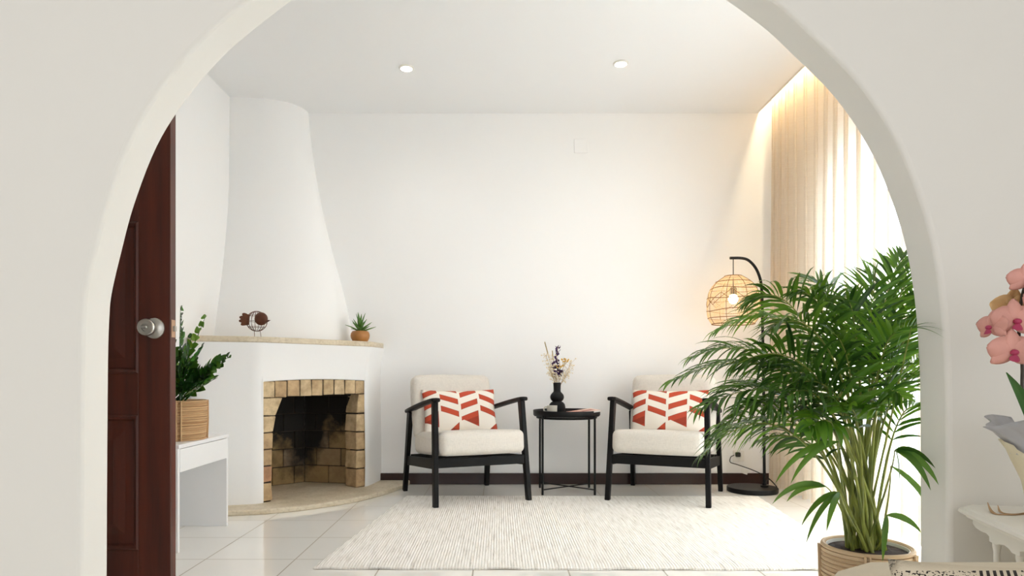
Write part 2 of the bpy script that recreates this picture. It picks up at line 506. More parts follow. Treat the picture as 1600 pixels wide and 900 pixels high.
def thing(name, label, cat, loc, rz=0.0, group=None):
    o = bpy.data.objects.new(name, None); COL.objects.link(o)
    o.location = loc; o.rotation_euler = (0, 0, rz); o.empty_display_size = 0.05
    o['label'] = label; o['category'] = cat
    if group: o['group'] = group
    return o
def tag(o, label, cat, group=None):
    o['label'] = label; o['category'] = cat
    if group: o['group'] = group
    return o
def struct(o): o['kind'] = 'structure'; return o
def dup(root, loc, rz, label, group=None):
    r = root.copy(); COL.objects.link(r); r.location = loc; r.rotation_euler = (0, 0, rz); r['label'] = label
    if group: r['group'] = group
    for ch in list(root.children):
        c = ch.copy(); COL.objects.link(c); c.parent = r
        for g in list(ch.children):
            d = g.copy(); COL.objects.link(d); d.parent = c
    return r

def bez(p0, p1, p2, n):
    p0, p1, p2 = Vector(p0), Vector(p1), Vector(p2)
    return [p0 * (1 - t) ** 2 + p1 * 2 * t * (1 - t) + p2 * t * t for t in (i / n for i in range(n + 1))]
def catmull(pts, n=8):
    P = [Vector(p) for p in pts]; P = [P[0] * 2 - P[1]] + P + [P[-1] * 2 - P[-2]]; out = []
    for i in range(1, len(P) - 2):
        for k in range(n):
            t = k / n
            out.append(0.5 * ((2 * P[i]) + (P[i + 1] - P[i - 1]) * t + (2 * P[i - 1] - 5 * P[i] + 4 * P[i + 1] - P[i + 2]) * t * t + (3 * P[i] - P[i - 1] - 3 * P[i + 1] + P[i + 2]) * t ** 3))
    out.append(P[-2]); return out
def interp(tab, x):
    if x <= tab[0][0]: return tab[0][1]
    for (a, b), (c, d) in zip(tab, tab[1:]):
        if x <= c: return b + (d - b) * (x - a) / (c - a)
    return tab[-1][1]

# ------------------------------------------------------------------ setting
YB = 4.875          # back wall
XL = -1.84          # left wall
ZC = 2.69           # ceiling
YN, YF = 1.70, 1.82 # arch wall faces

struct(MB().box((0, 1.35, -0.05), (6.6, 7.5, 0.1)).build('floor', 'tiles'))
struct(MB().box((0.01, (YF + YB) / 2, ZC + 0.05), (1.86 + 1.84 + 0.02, YB - YF, 0.1)).build('ceiling', 'ceiling'))
struct(MB().box((-0.2, (YN - 2.4) / 2, ZC + 0.05), (5.6, YN + 2.4, 0.1)).build('ceiling', 'ceiling'))
struct(MB().box((0.15, YB + 0.06, 1.4), (4.2, 0.12, 2.8)).build('wall_back', 'plaster'))
struct(MB().box((XL - 0.06, (YF + YB) / 2, 1.4), (0.12, YB - YF, 2.8)).build('wall_left', 'plaster'))
# cove above the curtain
mb = MB(); mb.box((2.05, (YF + YB) / 2, 2.86), (0.5, YB - YF, 0.06)); mb.box((1.8725, (YF + YB) / 2, 2.76), (0.015, YB - YF, 0.14))
struct(mb.build('ceiling', 'ceiling'))
# right wall with the window opening
WY0, WY1, WZ1 = 1.98, 4.02, 2.00
mb = MB()
mb.box((2.24, (WY1 + YB) / 2, 1.415), (0.12, YB - WY1, 2.83))
mb.box((2.24, (YF + WY0) / 2, 1.415), (0.12, WY0 - YF, 2.83))
mb.box((2.24, (WY0 + WY1) / 2, (WZ1 + 2.83) / 2), (0.12, WY1 - WY0, 2.83 - WZ1))
struct(mb.build('wall_right', 'plaster', smooth=False))
w = bpy.data.objects.new('window_1', None); COL.objects.link(w); w.location = (2.24, (WY0 + WY1) / 2, 0); struct(w)
mb = MB(); L = WY1 - WY0
for yy in (WY0 + 0.03, WY0 + L / 3, WY0 + 2 * L / 3, WY1 - 0.03): mb.box((2.24, yy, WZ1 / 2), (0.05, 0.055, WZ1))
for zz in (0.03, WZ1 - 0.03): mb.box((2.24, (WY0 + WY1) / 2, zz), (0.05, L, 0.06))
struct(mb.build('window_frame', 'white_lac', w, world=True, bevel=0.004))
for i in range(3):
    struct(MB().box((2.24, WY0 + L * (i + 0.5) / 3, WZ1 / 2), (0.006, L / 3 - 0.05, WZ1 - 0.1)).build('window_pane', 'glass', w, world=True))
# near room
struct(MB().box((-2.9, (YN - 2.4) / 2, 1.345), (0.12, YN + 2.4, 2.69)).build('wall_left', 'near_paint'))
struct(MB().box((2.5, (YN - 2.4) / 2, 1.345), (0.12, YN + 2.4, 2.69)).build('wall_right', 'near_paint'))
# the arch
S = F / YN
def a2(px, py): return ((px - CX) / S, CH + (CY - py) / S)
outline = [(126, 1080), (127, 800), (128, 650), (129, 550), (131, 490), (135, 450), (150, 385), (172, 303), (210, 205), (257, 130), (318, 58), (383, 2), (470, -60), (600, -118), (730, -146), (860, -148), (990, -122), (1110, -68), (1213, 2), (1272, 56), (1340, 125), (1396, 208), (1433, 293), (1457, 372), (1470, 447), (1477, 520), (1481, 610), (1482, 750), (1483, 1080)]
pts = [Vector((x, z, 0)) for x, z in (a2(*p) for p in outline)]
cur = catmull(pts, 5)
cur[0].y = 0.0; cur[-1].y = 0.0
mb = MB(); c0 = Vector((0.02, 1.0, 0)); X0, X1 = -3.0, 2.6
def outer(p):
    d = p - c0
    if p.y <= 1.0: return Vector((X0 if d.x < 0 else X1, p.y, 0))
    k = 9e9
    if d.x < 0: k = min(k, (X0 - c0.x) / d.x)
    if d.x > 0: k = min(k, (X1 - c0.x) / d.x)
    k = min(k, (2.80 - c0.y) / d.y)
    return c0 + d * k
n = len(cur); vs = []
q = [outer(p) for p in cur]
for k in (1, -1):   # pin the top corners
    i = min(range(n), key=lambda j: (q[j] - Vector((X0 if k > 0 else X1, 2.80, 0))).length)
    q[i] = Vector((X0 if k > 0 else X1, 2.80, 0))
for p in cur: vs.append((p.x, YN, p.y))
for p in cur: vs.append((p.x, YF, p.y))
for p in q: vs.append((p.x, YN, p.y))
for p in q: vs.append((p.x, YF, p.y))
fs = []
for i in range(n - 1):
    fs += [(i, i + 1, 2 * n + i + 1, 2 * n + i), (n + i, 3 * n + i, 3 * n + i + 1, n + i + 1), (i, n + i, n + i + 1, i + 1), (2 * n + i, 2 * n + i + 1, 3 * n + i + 1, 3 * n + i)]
mb.add(vs, fs)
aw = struct(mb.build('wall_arch', 'near_paint', bevel=0.012, seg=3, angle=35))
# skirting boards
struct(MB().box(((-0.86 + 2.1) / 2, YB - 0.0075, 0.04), (2.96, 0.015, 0.08)).build('baseboard_back', 'skirting', bevel=0.003))
struct(MB().box((XL + 0.0075, (YF + 3.85) / 2, 0.04), (0.015, 3.85 - YF - 0.02, 0.08)).build('baseboard_left', 'skirting', bevel=0.003))
# blank junction plate high on the back wall
o = MB().box((0.593, YB - 0.004, 2.45), (0.10, 0.008, 0.10)).build('junction_plate', 'plaster', bevel=0.003)
tag(o, 'small square cover plate painted white, high on the back wall', 'cover plate')

# ------------------------------------------------------------------ curtains
def curtain(name, y0, y1, x0, label, amp=0.042, seed=1):
    rnd = random.Random(seed); mb = MB(); P = 0.125
    n = int(abs(y1 - y0) / P * 20); nz = 10; z0, z1 = 0.012, 2.80
    vs = []; fs = []
    for j in range(nz + 1):
        t = j / nz; z = z0 + (z1 - z0) * t
        for i in range(n + 1):
            y = y0 + (y1 - y0) * i / n
            ph = 2 * math.pi * y / P
            a = amp * (1.0 + 0.25 * (1 - t))
            ph += 0.5 * math.sin(y * 5 + seed)
            x = x0 + a * math.copysign(abs(math.sin(ph)) ** 0.75, math.sin(ph)) + 0.006 * math.sin(y * 9 + 3 * t)
            vs.append((x, y + 0.020 * math.sin(2 * ph) - 0.010 * math.cos(ph), z))
    for j in range(nz):
        for i in range(n):
            a = j * (n + 1) + i; fs.append((a, a + 1, a + n + 2, a + n + 1))
    mb.add(vs, fs)
    o = mb.build(name, 'curtain', angle=180)
    return tag(o, label, 'curtain')
curtain('curtain', 4.81, 3.50, 1.955, 'pleated sand-coloured linen curtain hanging in the far corner beside the floor lamp', seed=1)
curtain('curtain', 3.56, 1.90, 1.975, 'pleated sheer linen curtain, brightly backlit, behind the big palm', seed=5)

# ------------------------------------------------------------------ rug
def rug():
    c = [(-0.762, 2.745), (1.505, 2.725), (1.672, 4.345), (-0.60, 4.365)]
    nx, ny = 60, 44; mb = MB(); rnd = random.Random(3)
    top = []; bot = []
    for j in range(ny + 1):
        v = j / ny
        for i in range(nx + 1):
            u = i / nx
            a = Vector(c[0]).lerp(Vector(c[1]), u); b = Vector(c[3]).lerp(Vector(c[2]), u); p = a.lerp(b, v)
            e = min(u, 1 - u) * 50 if j not in (0, ny) else 0
            wav = 0.004 * math.sin(u * 41) * math.sin(u * 17 + 2) if j == 0 else 0
            k = 1.0
            if i in (0, nx) or j in (0, ny): k = 0.55
            top.append((p.x + (0.003 * math.sin(v * 90) if i in (0, nx) else 0), p.y + wav, 0.013 * k + 0.001 + max(0, wav) * 0.8))
            bot.append((p.x, p.y + wav, 0.001 + max(0, wav)))
    W = nx + 1; n = len(top); fs = []
    for j in range(ny):
        for i in range(nx):
            a = j * W + i; fs.append((a, a + 1, a + W + 1, a + W)); fs.append((n + a, n + a + W, n + a + W + 1, n + a + 1))
    for i in range(nx):
        fs.append((i, n + i, n + i + 1, i + 1)); a = ny * W + i; fs.append((a, a + 1, n + a + 1, n + a))
    for j in range(ny):
        a = j * W; fs.append((a, a + W, n + a + W, n + a)); a = j * W + nx; fs.append((a, n + a, n + a + W, a + W))
    mb.add(top + bot, fs)
    o = mb.build('area_rug', 'rug', angle=60)
    tag(o, 'large cream hand-woven wool rug with fine grey streaks on the tiled floor', 'rug')
rug()

# ------------------------------------------------------------------ fireplace
fp = thing('fireplace', 'white plastered corner fireplace with a tapering hood and a sooty brick opening', 'fireplace', (-1.5, 4.5, 0))
hearth = [(XL, 3.73), (-1.70, 3.738), (-1.532, 3.767), (-1.336, 3.818), (-1.144, 3.925), (-0.997, 4.058), (-0.876, 4.20), (-0.751, 4.444), (-0.667, 4.703), (-0.645, YB)]
hs = [(p.x, p.y) for p in catmull([Vector((x, y, 0)) for x, y in hearth], 4)]
MB().prism(hs + [(XL, YB)], 0.0, 0.030).build('hearth', 'stone', fp, world=True, bevel=0.006)

def fillet(P, radii, n=5):
    out = [Vector(P[0])]
    for i in range(1, len(P) - 1):
        a, b, c = Vector(P[i - 1]), Vector(P[i]), Vector(P[i + 1]); r = radii[i]
        p = b + (a - b).normalized() * r; q = b + (c - b).normalized() * r
        out += bez(p, b, q, n)
    out.append(Vector(P[-1])); return out
B = Vector((-1.43, 3.975)); C = Vector((-0.90, 4.60)); D = (-0.858, YB)
A = (-1.745, 3.885); A0 = (XL, 3.99)
dF = (C - B).normalized()
o0, o1 = B + dF * 0.042, B + dF * 0.805
left = fillet([A0, A, B, o0], [0, 0.03, 0.035, 0])
right = fillet([o1, C, D], [0, 0.03, 0])
def flare(z): return 0.022 * max(0, (z - 0.80) / 0.185) ** 2 + 0.004 * math.sin(z * 7)
def body():
    mb = MB(); c = Vector((XL, YB))
    cols = left + [o0 + (o1 - o0) * i / 10 for i in range(1, 10)] + right
    nl = len(left); nr = len(right); nm = 9
    zs = [0.03, 0.2, 0.4, 0.6, None, 0.80, 0.85, 0.90, 0.94, 0.985]
    W = len(cols); vs = []
    for z in zs:
        for i, p in enumerate(cols):
            t = max(0.0, min(1.0, (i - nl + 1) / (nm + 1)))
            zz = 0.752 + 0.012 * math.sin(math.pi * t) if z is None else z
            e = (p - c).normalized() * flare(zz)
            if i == 0: e.x = 0
            if i == W - 1: e.y = 0
            vs.append((p.x + e.x, p.y + e.y, zz))
    fs = []
    for j in range(len(zs) - 1):
        for i in range(W - 1):
            if nl - 1 <= i < nl + nm and j < 4: continue
            a = j * W + i; fs.append((a, a + 1, a + W + 1, a + W))
    # rounded reveal of the opening
    inn = Vector((-dF.y, dF.x)) * 0.035
    base = len(vs); rim = [(0 + k) * W + nl - 1 for k in range(5)] + [4 * W + i for i in range(nl, nl + nm)] + [k * W + nl + nm for k in (4, 3, 2, 1, 0)]
    for r in rim: vs.append((vs[r][0] + inn.x, vs[r][1] + inn.y, vs[r][2]))
    for i in range(len(rim) - 1): fs.append((rim[i], base + i, base + i + 1, rim[i + 1]))
    mb.add(vs, fs)
    o = mb.build('plaster_body', 'plaster', fp, world=True, angle=70, bevel=0.0)
    md = o.modifiers.new('bevel', 'BEVEL'); md.width = 0.010; md.segments = 3; md.limit_method = 'ANGLE'; md.angle_limit = math.radians(60)
body()
mant = fillet([(XL, 3.965), (-1.752, 3.860), (-1.425, 3.942), (-0.872, 4.592), (-0.838, YB)], [0, 0.02, 0.16, 0.10, 0], 6)
MB().prism([(p.x, p.y) for p in mant] + [(XL, YB)], 0.985, 1.020).build('mantel_shelf', 'stone', fp, world=True, bevel=0.005)
def hood():
    ta = [(1.00, 0.79), (1.05, 0.775), (1.328, 0.729), (1.652, 0.636), (1.976, 0.558), (2.30, 0.497), (2.69, 0.451)]
    tb = [(1.02, 0.555), (1.32, 0.455), (1.587, 0.382), (1.80, 0.335), (2.04, 0.30), (2.69, 0.285)]
    zs = [1.015 + (2.70 - 1.015) * i / 24 for i in range(25)]
    n = 24; vs = []; fs = []
    for z in zs:
        sa = (interp(ta, z - 0.12) + interp(ta, z) + interp(ta, z + 0.12)) / 3; sb = (interp(tb, z - 0.12) + interp(tb, z) + interp(tb, z + 0.12)) / 3
        for i in range(n + 1):
            t = math.pi / 2 * i / n; e = 0.86
            vs.append((XL + sa * math.sin(t) ** e, YB - sb * math.cos(t) ** e, z))
    for j in range(len(zs) - 1):
        for i in range(n):
            a = j * (n + 1) + i; fs.append((a, a + 1, a + n + 2, a + n + 1))
    MB().add(vs, fs).build('hood', 'plaster', fp, world=True, angle=180)
hood()
def bricks():
    rnd = random.Random(11)
    nrm = Vector((dF.y, -dF.x))                     # out of the opening
    def pt(s, d, z): p = B + dF * s - nrm * d; return Vector((p.x, p.y, z))
    mb = MB()
    def brick(s0, s1, z0, z1, d0, d1, sk=(0, 0, 0, 0)):
        j = lambda: rnd.uniform(-0.003, 0.003)
        vs = []
        for d in (d0 + j(), d1):
            vs += [pt(s0 + sk[0] + j(), d, z0 + j()), pt(s1 + sk[1] + j(), d, z0 + j()), pt(s1 + sk[2] + j(), d, z1 + j()), pt(s0 + sk[3] + j(), d, z1 + j())]
        mb.add(vs, [(0, 1, 2, 3), (7, 6, 5, 4), (0, 4, 5, 1), (1, 5, 6, 2), (2, 6, 7, 3), (3, 7, 4, 0)])
    D0, D1 = 0.010, 0.13
    # lintel course of upright bricks
    n = 9; a, b = 0.036, 0.812
    for i in range(n):
        s0 = a + (b - a) * i / n + 0.003; s1 = a + (b - a) * (i + 1) / n - 0.003
        m = (i + 0.5) / n
        brick(s0, s1, 0.655 + 0.012 * m, 0.752 + 0.012 * math.sin(math.pi * m), D0, D1)
    # left pier, splayed out at the top
    zz = [0.03, 0.145, 0.245, 0.345, 0.445, 0.545, 0.655]
    wl = [0.068, 0.064, 0.066, 0.068, 0.075, 0.090, 0.140]
    for i in range(6): brick(0.036, 0.036 + wl[i], zz[i] + 0.004, zz[i + 1] - 0.004, D0, D1, (0, 0, wl[i + 1] - wl[i], 0))
    zz = [0.03, 0.155, 0.28, 0.405, 0.53, 0.665]
    wr = [0.082, 0.084, 0.082, 0.086, 0.080, 0.064]
    for i in range(5): brick(0.812 - wr[i], 0.812, zz[i] + 0.004, zz[i + 1] - 0.004, D0, D1, (0, 0, 0, wr[i] - wr[i + 1]))
    mb.build('brick_surround', 'brick', fp, world=True, bevel=0.006, smooth=False)
    # mortar behind the surround
    mb = MB()
    mb2 = mb
    for s0, s1, z0, z1 in ((0.03, 0.096, 0.03, 0.76), (0.748, 0.82, 0.03, 0.54), (0.775, 0.82, 0.54, 0.76), (0.03, 0.82, 0.662, 0.765)):
        vs = [pt(s0, 0.017, z0), pt(s1, 0.017, z0), pt(s1, 0.017, z1), pt(s0, 0.017, z1), pt(s0, 0.125, z0), pt(s1, 0.125, z0), pt(s1, 0.125, z1), pt(s0, 0.125, z1)]
        mb.add(vs, [(0, 1, 2, 3), (7, 6, 5, 4), (0, 4, 5, 1), (1, 5, 6, 2), (2, 6, 7, 3), (3, 7, 4, 0)])
    mb.build('mortar', 'mortar', fp, world=True, smooth=False)
    # firebox
    fb = MB(); mo = MB()
    def wall(p0, p1, cols, stag):
        p0, p1 = Vector(p0), Vector(p1); d = p1 - p0; L = d.length; d.normalize(); nn = Vector((d.y, -d.x))
        mo.add([(p0.x - nn.x * 0.004, p0.y - nn.y * 0.004, 0.02), (p1.x - nn.x * 0.004, p1.y - nn.y * 0.004, 0.02), (p1.x - nn.x * 0.004, p1.y - nn.y * 0.004, 0.86), (p0.x - nn.x * 0.004, p0.y - nn.y * 0.004, 0.86)], [(0, 1, 2, 3)])
        for r in range(7):
            z0 = 0.03 + 0.1225 * r; sh = (0.5 if (r + stag) % 2 else 0.0); w = L / cols
            xs = [0.0] + [w * (k + sh) for k in range(0 if sh else 1, cols)] + [L]
            for s0, s1 in zip(xs, xs[1:]):
                if s1 - s0 < 0.03: continue
                a = p0 + d * (s0 + 0.003); b = p0 + d * (s1 - 0.003); k = -0.03; f = 0.003 + rnd.uniform(0, 0.004)
                v8 = []
                for off in (f, k):
                    for P, z in ((a, z0 + 0.003), (b, z0 + 0.003), (b, z0 + 0.1195), (a, z0 + 0.1195)): v8.append((P.x + nn.x * off, P.y + nn.y * off, z))
                fb.add(v8, [(0, 1, 2, 3), (7, 6, 5, 4), (0, 4, 5, 1), (1, 5, 6, 2), (2, 6, 7, 3), (3, 7, 4, 0)])
    j0 = B + dF * 0.095 - nrm * 0.12; j1 = B + dF * 0.735 - nrm * 0.12
    wall((j0.x, j0.y), (-1.62, 4.56), 2, 0)
    wall((-1.62, 4.56), (-1.385, 4.784), 2, 1)
    wall((-1.385, 4.784), (-1.02, 4.700), 2, 0)
    wall((-1.02, 4.700), (j1.x, j1.y), 1, 0)
    o = fb.build('firebox', 'firebrick', fp, world=True, bevel=0.003, smooth=False)
    mo.build('firebox_mortar', 'mortar', fp, world=True, smooth=False)
    # firebox top, sooty
    q = [(j0.x, j0.y, 0.80), (j1.x, j1.y, 0.80), (-1.02, 4.70, 0.80), (-1.385, 4.784, 0.80), (-1.62, 4.56, 0.80)]
    MB().add(q, [(0, 1, 2, 3, 4)]).build('smoke_throat', 'mortar', fp, world=True, smooth=False, solid=0.02)
bricks()

# ------------------------------------------------------------------ door, standing open
def door():
    Wd, H, T = 0.756, 2.03, 0.038
    yd = 2.205
    t = thing('panelled_door', 'dark mahogany panelled door standing open behind the left side of the arch', 'door', (XL + 0.005, yd, 0))
    # stiles and rails with recessed moulded panels; local x 0..Wd from the hinge, front face at y 0
    xs = [0.0, 0.105, Wd - 0.105, Wd]; zs = [0.006, 0.22, 0.665, 0.80, 1.30, 1.43, 1.90, H]
    mb = MB()
    for a, b in ((xs[0], xs[1]), (xs[2], xs[3])): mb.box(((a + b) / 2, T / 2, H / 2), (b - a, T, H - 0.01))
    for a, b in ((zs[0], zs[1]), (zs[2], zs[3]), (zs[4], zs[5]), (zs[6], zs[7])): mb.box((Wd / 2, T / 2, (a + b) / 2), (xs[2] - xs[1], T, b - a))
    mb.build('door_leaf', 'mahogany', t, bevel=0.002)
    for a, b in ((zs[1], zs[2]), (zs[3], zs[4]), (zs[5], zs[6])):
        mb = MB(); x0, x1 = xs[1], xs[2]
        def ring(i, y): return [(x0 + i, y, a + i), (x1 - i, y, a + i), (x1 - i, y, b - i), (x0 + i, y, b - i)]
        R = [ring(0, 0.001), ring(0.006, -0.003), ring(0.014, 0.003), ring(0.020, 0.012), ring(0.05, 0.012), ring(0.085, 0.004)]
        vs = [p for r in R for p in r]; fs = []
        for k in range(len(R) - 1):
            for i in range(4): fs.append((4 * k + i, 4 * k + (i + 1) % 4, 4 * k + 4 + (i + 1) % 4, 4 * k + 4 + i))
        fs.append(tuple(4 * (len(R) - 1) + i for i in range(4)))
        mb.add(vs, fs); mb.box(((x0 + x1) / 2, 0.027, (a + b) / 2), (x1 - x0, 0.018, b - a))
        mb.build('door_panel', 'mahogany', t, smooth=False)
    # knob
    kx, kz = (241.5 - CX) / F * yd - XL - 0.005, CH + (CY - 513) / F * yd
    R = Matrix.Rotation(math.radians(90), 4, 'X')
    mb = MB().lathe([(0.034, 0), (0.0335, 0.004), (0.026, 0.010), (0.013, 0.013), (0.012, 0.030), (0.0125, 0.031)], n=36)
    mb.v = [R @ p + Vector((kx, 0, kz)) for p in mb.v]
    kn = mb.build('door_knob', 'steel', t)
    mb = MB().lathe([(0.013, 0.028), (0.022, 0.034), (0.027, 0.044), (0.0275, 0.055), (0.026, 0.060), (0.0245, 0.061), (0.023, 0.0595), (0.013, 0.059), (0.012, 0.056), (0.001, 0.056)], n=36)
    mb.v = [R @ p + Vector((kx, 0, kz)) for p in mb.v]
    mb.build('knob_head', 'steel', kn)
    MB().rbox((kx, -0.063, kz), (0.020, 0.016, 0.008), 0.003, 4).build('thumb_turn', 'steel', kn)
    # latch plate in the edge
    lp = MB().box((Wd + 0.0005, T / 2, kz), (0.002, 0.024, 0.058)).build('latch_plate', 'copper', t, bevel=0.001)
    MB().rbox((Wd + 0.004, T / 2, kz), (0.012, 0.012, 0.018), 0.002, 3).build('latch_bolt', 'steel', lp)
    # hinges
    for z in (0.25, 1.05, 1.80):
        MB().tube([(-0.001, -0.006, z - 0.045), (-0.001, -0.006, z + 0.045)], 0.006, 10).build('hinge', 'steel', t)
    return t
door()

# ------------------------------------------------------------------ white desk with basket plant
def desk():
    t = thing('white_desk', 'low white lacquered desk with panel sides, against the left wall', 'desk', (-1.635, 3.265, 0))
    x0, x1, y0, y1, H = -1.82, -1.425, 2.99, 3.545, 0.483
    MB().box(((x0 + x1) / 2, (y0 + y1) / 2, H - 0.009), (x1 - x0, y1 - y0, 0.018)).build('desk_top', 'white_lac', t, world=True, bevel=0.0015)
    for y in (y0 + 0.009, y1 - 0.009):
        MB().box(((x0 + x1) / 2 - 0.002, y, (H - 0.018) / 2), (x1 - x0 - 0.006, 0.018, H - 0.019)).build('side_panel', 'white_lac', t, world=True, bevel=0.0015)
    d = MB().box((x1 - 0.012, (y0 + y1) / 2, H - 0.018 - 0.055), (0.016, y1 - y0 - 0.04, 0.104)).build('drawer', 'white_lac', t, world=True, bevel=0.0015)
    MB().box(((x0 + x1) / 2 - 0.02, (y0 + y1) / 2, H - 0.018 - 0.052), (x1 - x0 - 0.06, y1 - y0 - 0.05, 0.095)).build('drawer_box', 'white_lac', t, world=True)
    MB().box((x0 + 0.008, (y0 + y1) / 2, H - 0.15), (0.012, y1 - y0 - 0.04, 0.25)).build('back_panel', 'white_lac', t, world=True)
desk()

def basket(mb, r_bot, r_top, h, ribs, bulge=0.0, wall=0.012):
    """Coiled basket wall: a stack of separate rattan coils around a thin liner."""
    rnd = random.Random(ribs); c = h / ribs / 2
    for i in range(ribs):
        z = c * (2 * i + 1); f = z / h
        r = r_bot + (r_top - r_bot) * f + bulge * math.sin(math.pi * f) + rnd.uniform(-0.0006, 0.0006)
        ph = rnd.uniform(0, 6)
        mb.tube([((r + 0.0006 * math.sin(5 * a + ph)) * math.cos(a), (r + 0.0006 * math.sin(5 * a + ph)) * math.sin(a), z + 0.0005 * math.sin(3 * a + ph)) for a in (2 * math.pi * k / 56 for k in range(56))], c * 1.04, 8, closed=True)
    mb.lathe([(r_bot - 0.002, 0.001), (r_top - 0.002, h - 0.003), (r_top - wall, h - 0.003), (r_bot - wall, 0.008), (0.001, 0.008), (0.001, 0.001)], n=48)
    return mb

def leaflet(mb, P, d, wdir, L, W, droop, nseg=5, fold=0.25, belly=0.45):
    """One blade: from P along d, drooping; three points across so that it folds at the midrib."""
    vs = []; fs = []; p = Vector(P); d = Vector(d).normalized(); w = Vector(wdir).normalized()
    for i in range(nseg + 1):
        t = i / nseg
        ww = W * (math.sin(math.pi * min(1.0, (t ** belly if belly < 1 else t) )) ** 0.8 if 0 < t < 1 else 0.05) if i < nseg else W * 0.02
        if i == 0: ww = W * 0.15
        nrm = w.cross(d).normalized()
        vs += [p - w * ww / 2 + nrm * ww * fold, p, p + w * ww / 2 + nrm * ww * fold]
        p = p + d * (L / nseg)
        d = (d + Vector((0, 0, -droop / nseg))).normalized()
        w = (w - d * w.dot(d)).normalized()
    for i in range(nseg):
        a = 3 * i
        fs += [(a, a + 1, a + 4, a + 3), (a + 1, a + 2, a + 5, a + 4)]
    mb.add(vs, fs)

def frond(mb, pts, t0, n, L, W, droop, rnd, roll=0.0, a0=62, a1=24, rise=0.25, r=0.003, nseg=5, tip=True, belly=0.62):
    k = len(pts) - 1
    i0 = int(t0 * k)
    mb.cur = 1
    mb.tube(pts[i0:], [r * (1 - 0.8 * i / max(1, k - i0)) for i in range(k - i0 + 1)], 5)
    mb.cur = 0
    up = Vector((0, 0, 1))
    for j in range(n):
        u = (j + 0.5) / n; t = t0 + (1 - t0) * u
        x = t * k; i = min(k - 1, int(x)); P = pts[i].lerp(pts[i + 1], x - i); T = (pts[i + 1] - pts[i]).normalized()
        S0 = T.cross(up)
        if S0.length < 0.15: S0 = T.cross(Vector((0.3, -1, 0)))
        S0.normalize(); N0 = S0.cross(T).normalized()
        q = Matrix.Rotation(roll, 3, T); S1 = q @ S0; N1 = q @ N0
        a = math.radians(a0 + (a1 - a0) * u)
        prof = (0.55 + 0.45 * math.sin(math.pi * min(1, u * 1.15) ** 0.8)) * (1 - 0.45 * u ** 3)
        for sg in (-1, 1):
            aa = a + rnd.uniform(-0.12, 0.12)
            d = T * math.cos(aa) + S1 * sg * math.sin(aa) + N1 * (rise + rnd.uniform(-0.12, 0.12))
            d.normalize()
            wd = d.cross(N1); 
            if wd.length < 0.1: wd = d.cross(S1)
            wd = Matrix.Rotation(rnd.uniform(-0.5, 0.5), 3, d) @ wd.normalized()
            leaflet(mb, P, d, wd, L * prof * rnd.uniform(0.85, 1.12), W * rnd.uniform(0.85, 1.15), droop * rnd.uniform(0.6, 1.5), nseg, 0.18, belly)
    return mb

def zz_plant():
    c = Vector((-1.562, 3.25, 0.483))
    t = thing('potted_plant', 'green glossy-leaved plant in a rattan basket standing on the white desk', 'plant', c)
    basket(MB(), 0.128, 0.133, 0.19, 19, 0.004).build('rattan_basket', 'rattan', t)
    b = t.children[0]
    for ang in (-60, 30, 120, 210):
        a = math.radians(ang); ct, st = math.cos(a), math.sin(a)
        mb = MB()
        for k in (-0.07, 0.07):
            a2_ = a + k
            mb.tube([(0.1385 * math.cos(a2_), 0.1385 * math.sin(a2_), 0.002), (0.142 * math.cos(a2_), 0.142 * math.sin(a2_), 0.10), (0.141 * math.cos(a2_), 0.141 * math.sin(a2_), 0.189)], 0.004, 6)
        mb.build('binding', 'rattan', b)
    MB().lathe([(0.001, 0.150), (0.118, 0.152), (0.119, 0.168), (0.06, 0.174), (0.001, 0.175)], n=32).build('soil', 'soil', t)
    rnd = random.Random(5)
    S = [((312, 600), (334, 572), 3.22, 0.062, 8), ((310, 590), (360, 556), 3.20, 0.070, 9), ((296, 560), (322, 492), 3.25, 0.05, 9),
         ((280, 560), (282, 478), 3.22, 0.055, 11), ((268, 590), (262, 500), 3.18, 0.060, 11), ((290, 590), (318, 540), 3.12, 0.07, 8),
         ((275, 600), (296, 545), 3.08, 0.072, 8), ((258, 600), (236, 540), 3.15, 0.06, 9), ((300, 610), (340, 590), 3.1, 0.065, 7), ((262, 600), (270, 560), 3.35, 0.06, 8),
         ((300, 612), (322, 600), 3.06, 0.065, 6), ((285, 600), (300, 520), 3.18, 0.06, 8), ((310, 585), (347, 572), 3.28, 0.065, 8), ((292, 600), (305, 560), 3.3, 0.065, 8)]
    for i, (cp, tp, Y, L, n) in enumerate(S):
        p0 = Vector((rnd.uniform(-0.05, 0.06), rnd.uniform(-0.05, 0.04), 0.17))
        pts = bez(p0, at(cp[0], cp[1], (Y + c.y) / 2) - c, at(tp[0], tp[1], Y) - c, 14)
        mb = MB()
        frond(mb, pts, 0.24, n, L * 1.25, 0.036, 0.25, rnd, roll=rnd.uniform(-0.9, 0.9) + 0.9, a0=58, a1=38, rise=0.2, r=0.004, nseg=6, belly=0.75)
        mb.build('frond', ['zz_young' if i == 2 else 'zz', 'zz'], t)
        st = MB().tube(pts[:6], [0.005, 0.0048, 0.0046, 0.0044, 0.0042, 0.004], 6)
        st.build('stem', 'zz', t)
zz_plant()

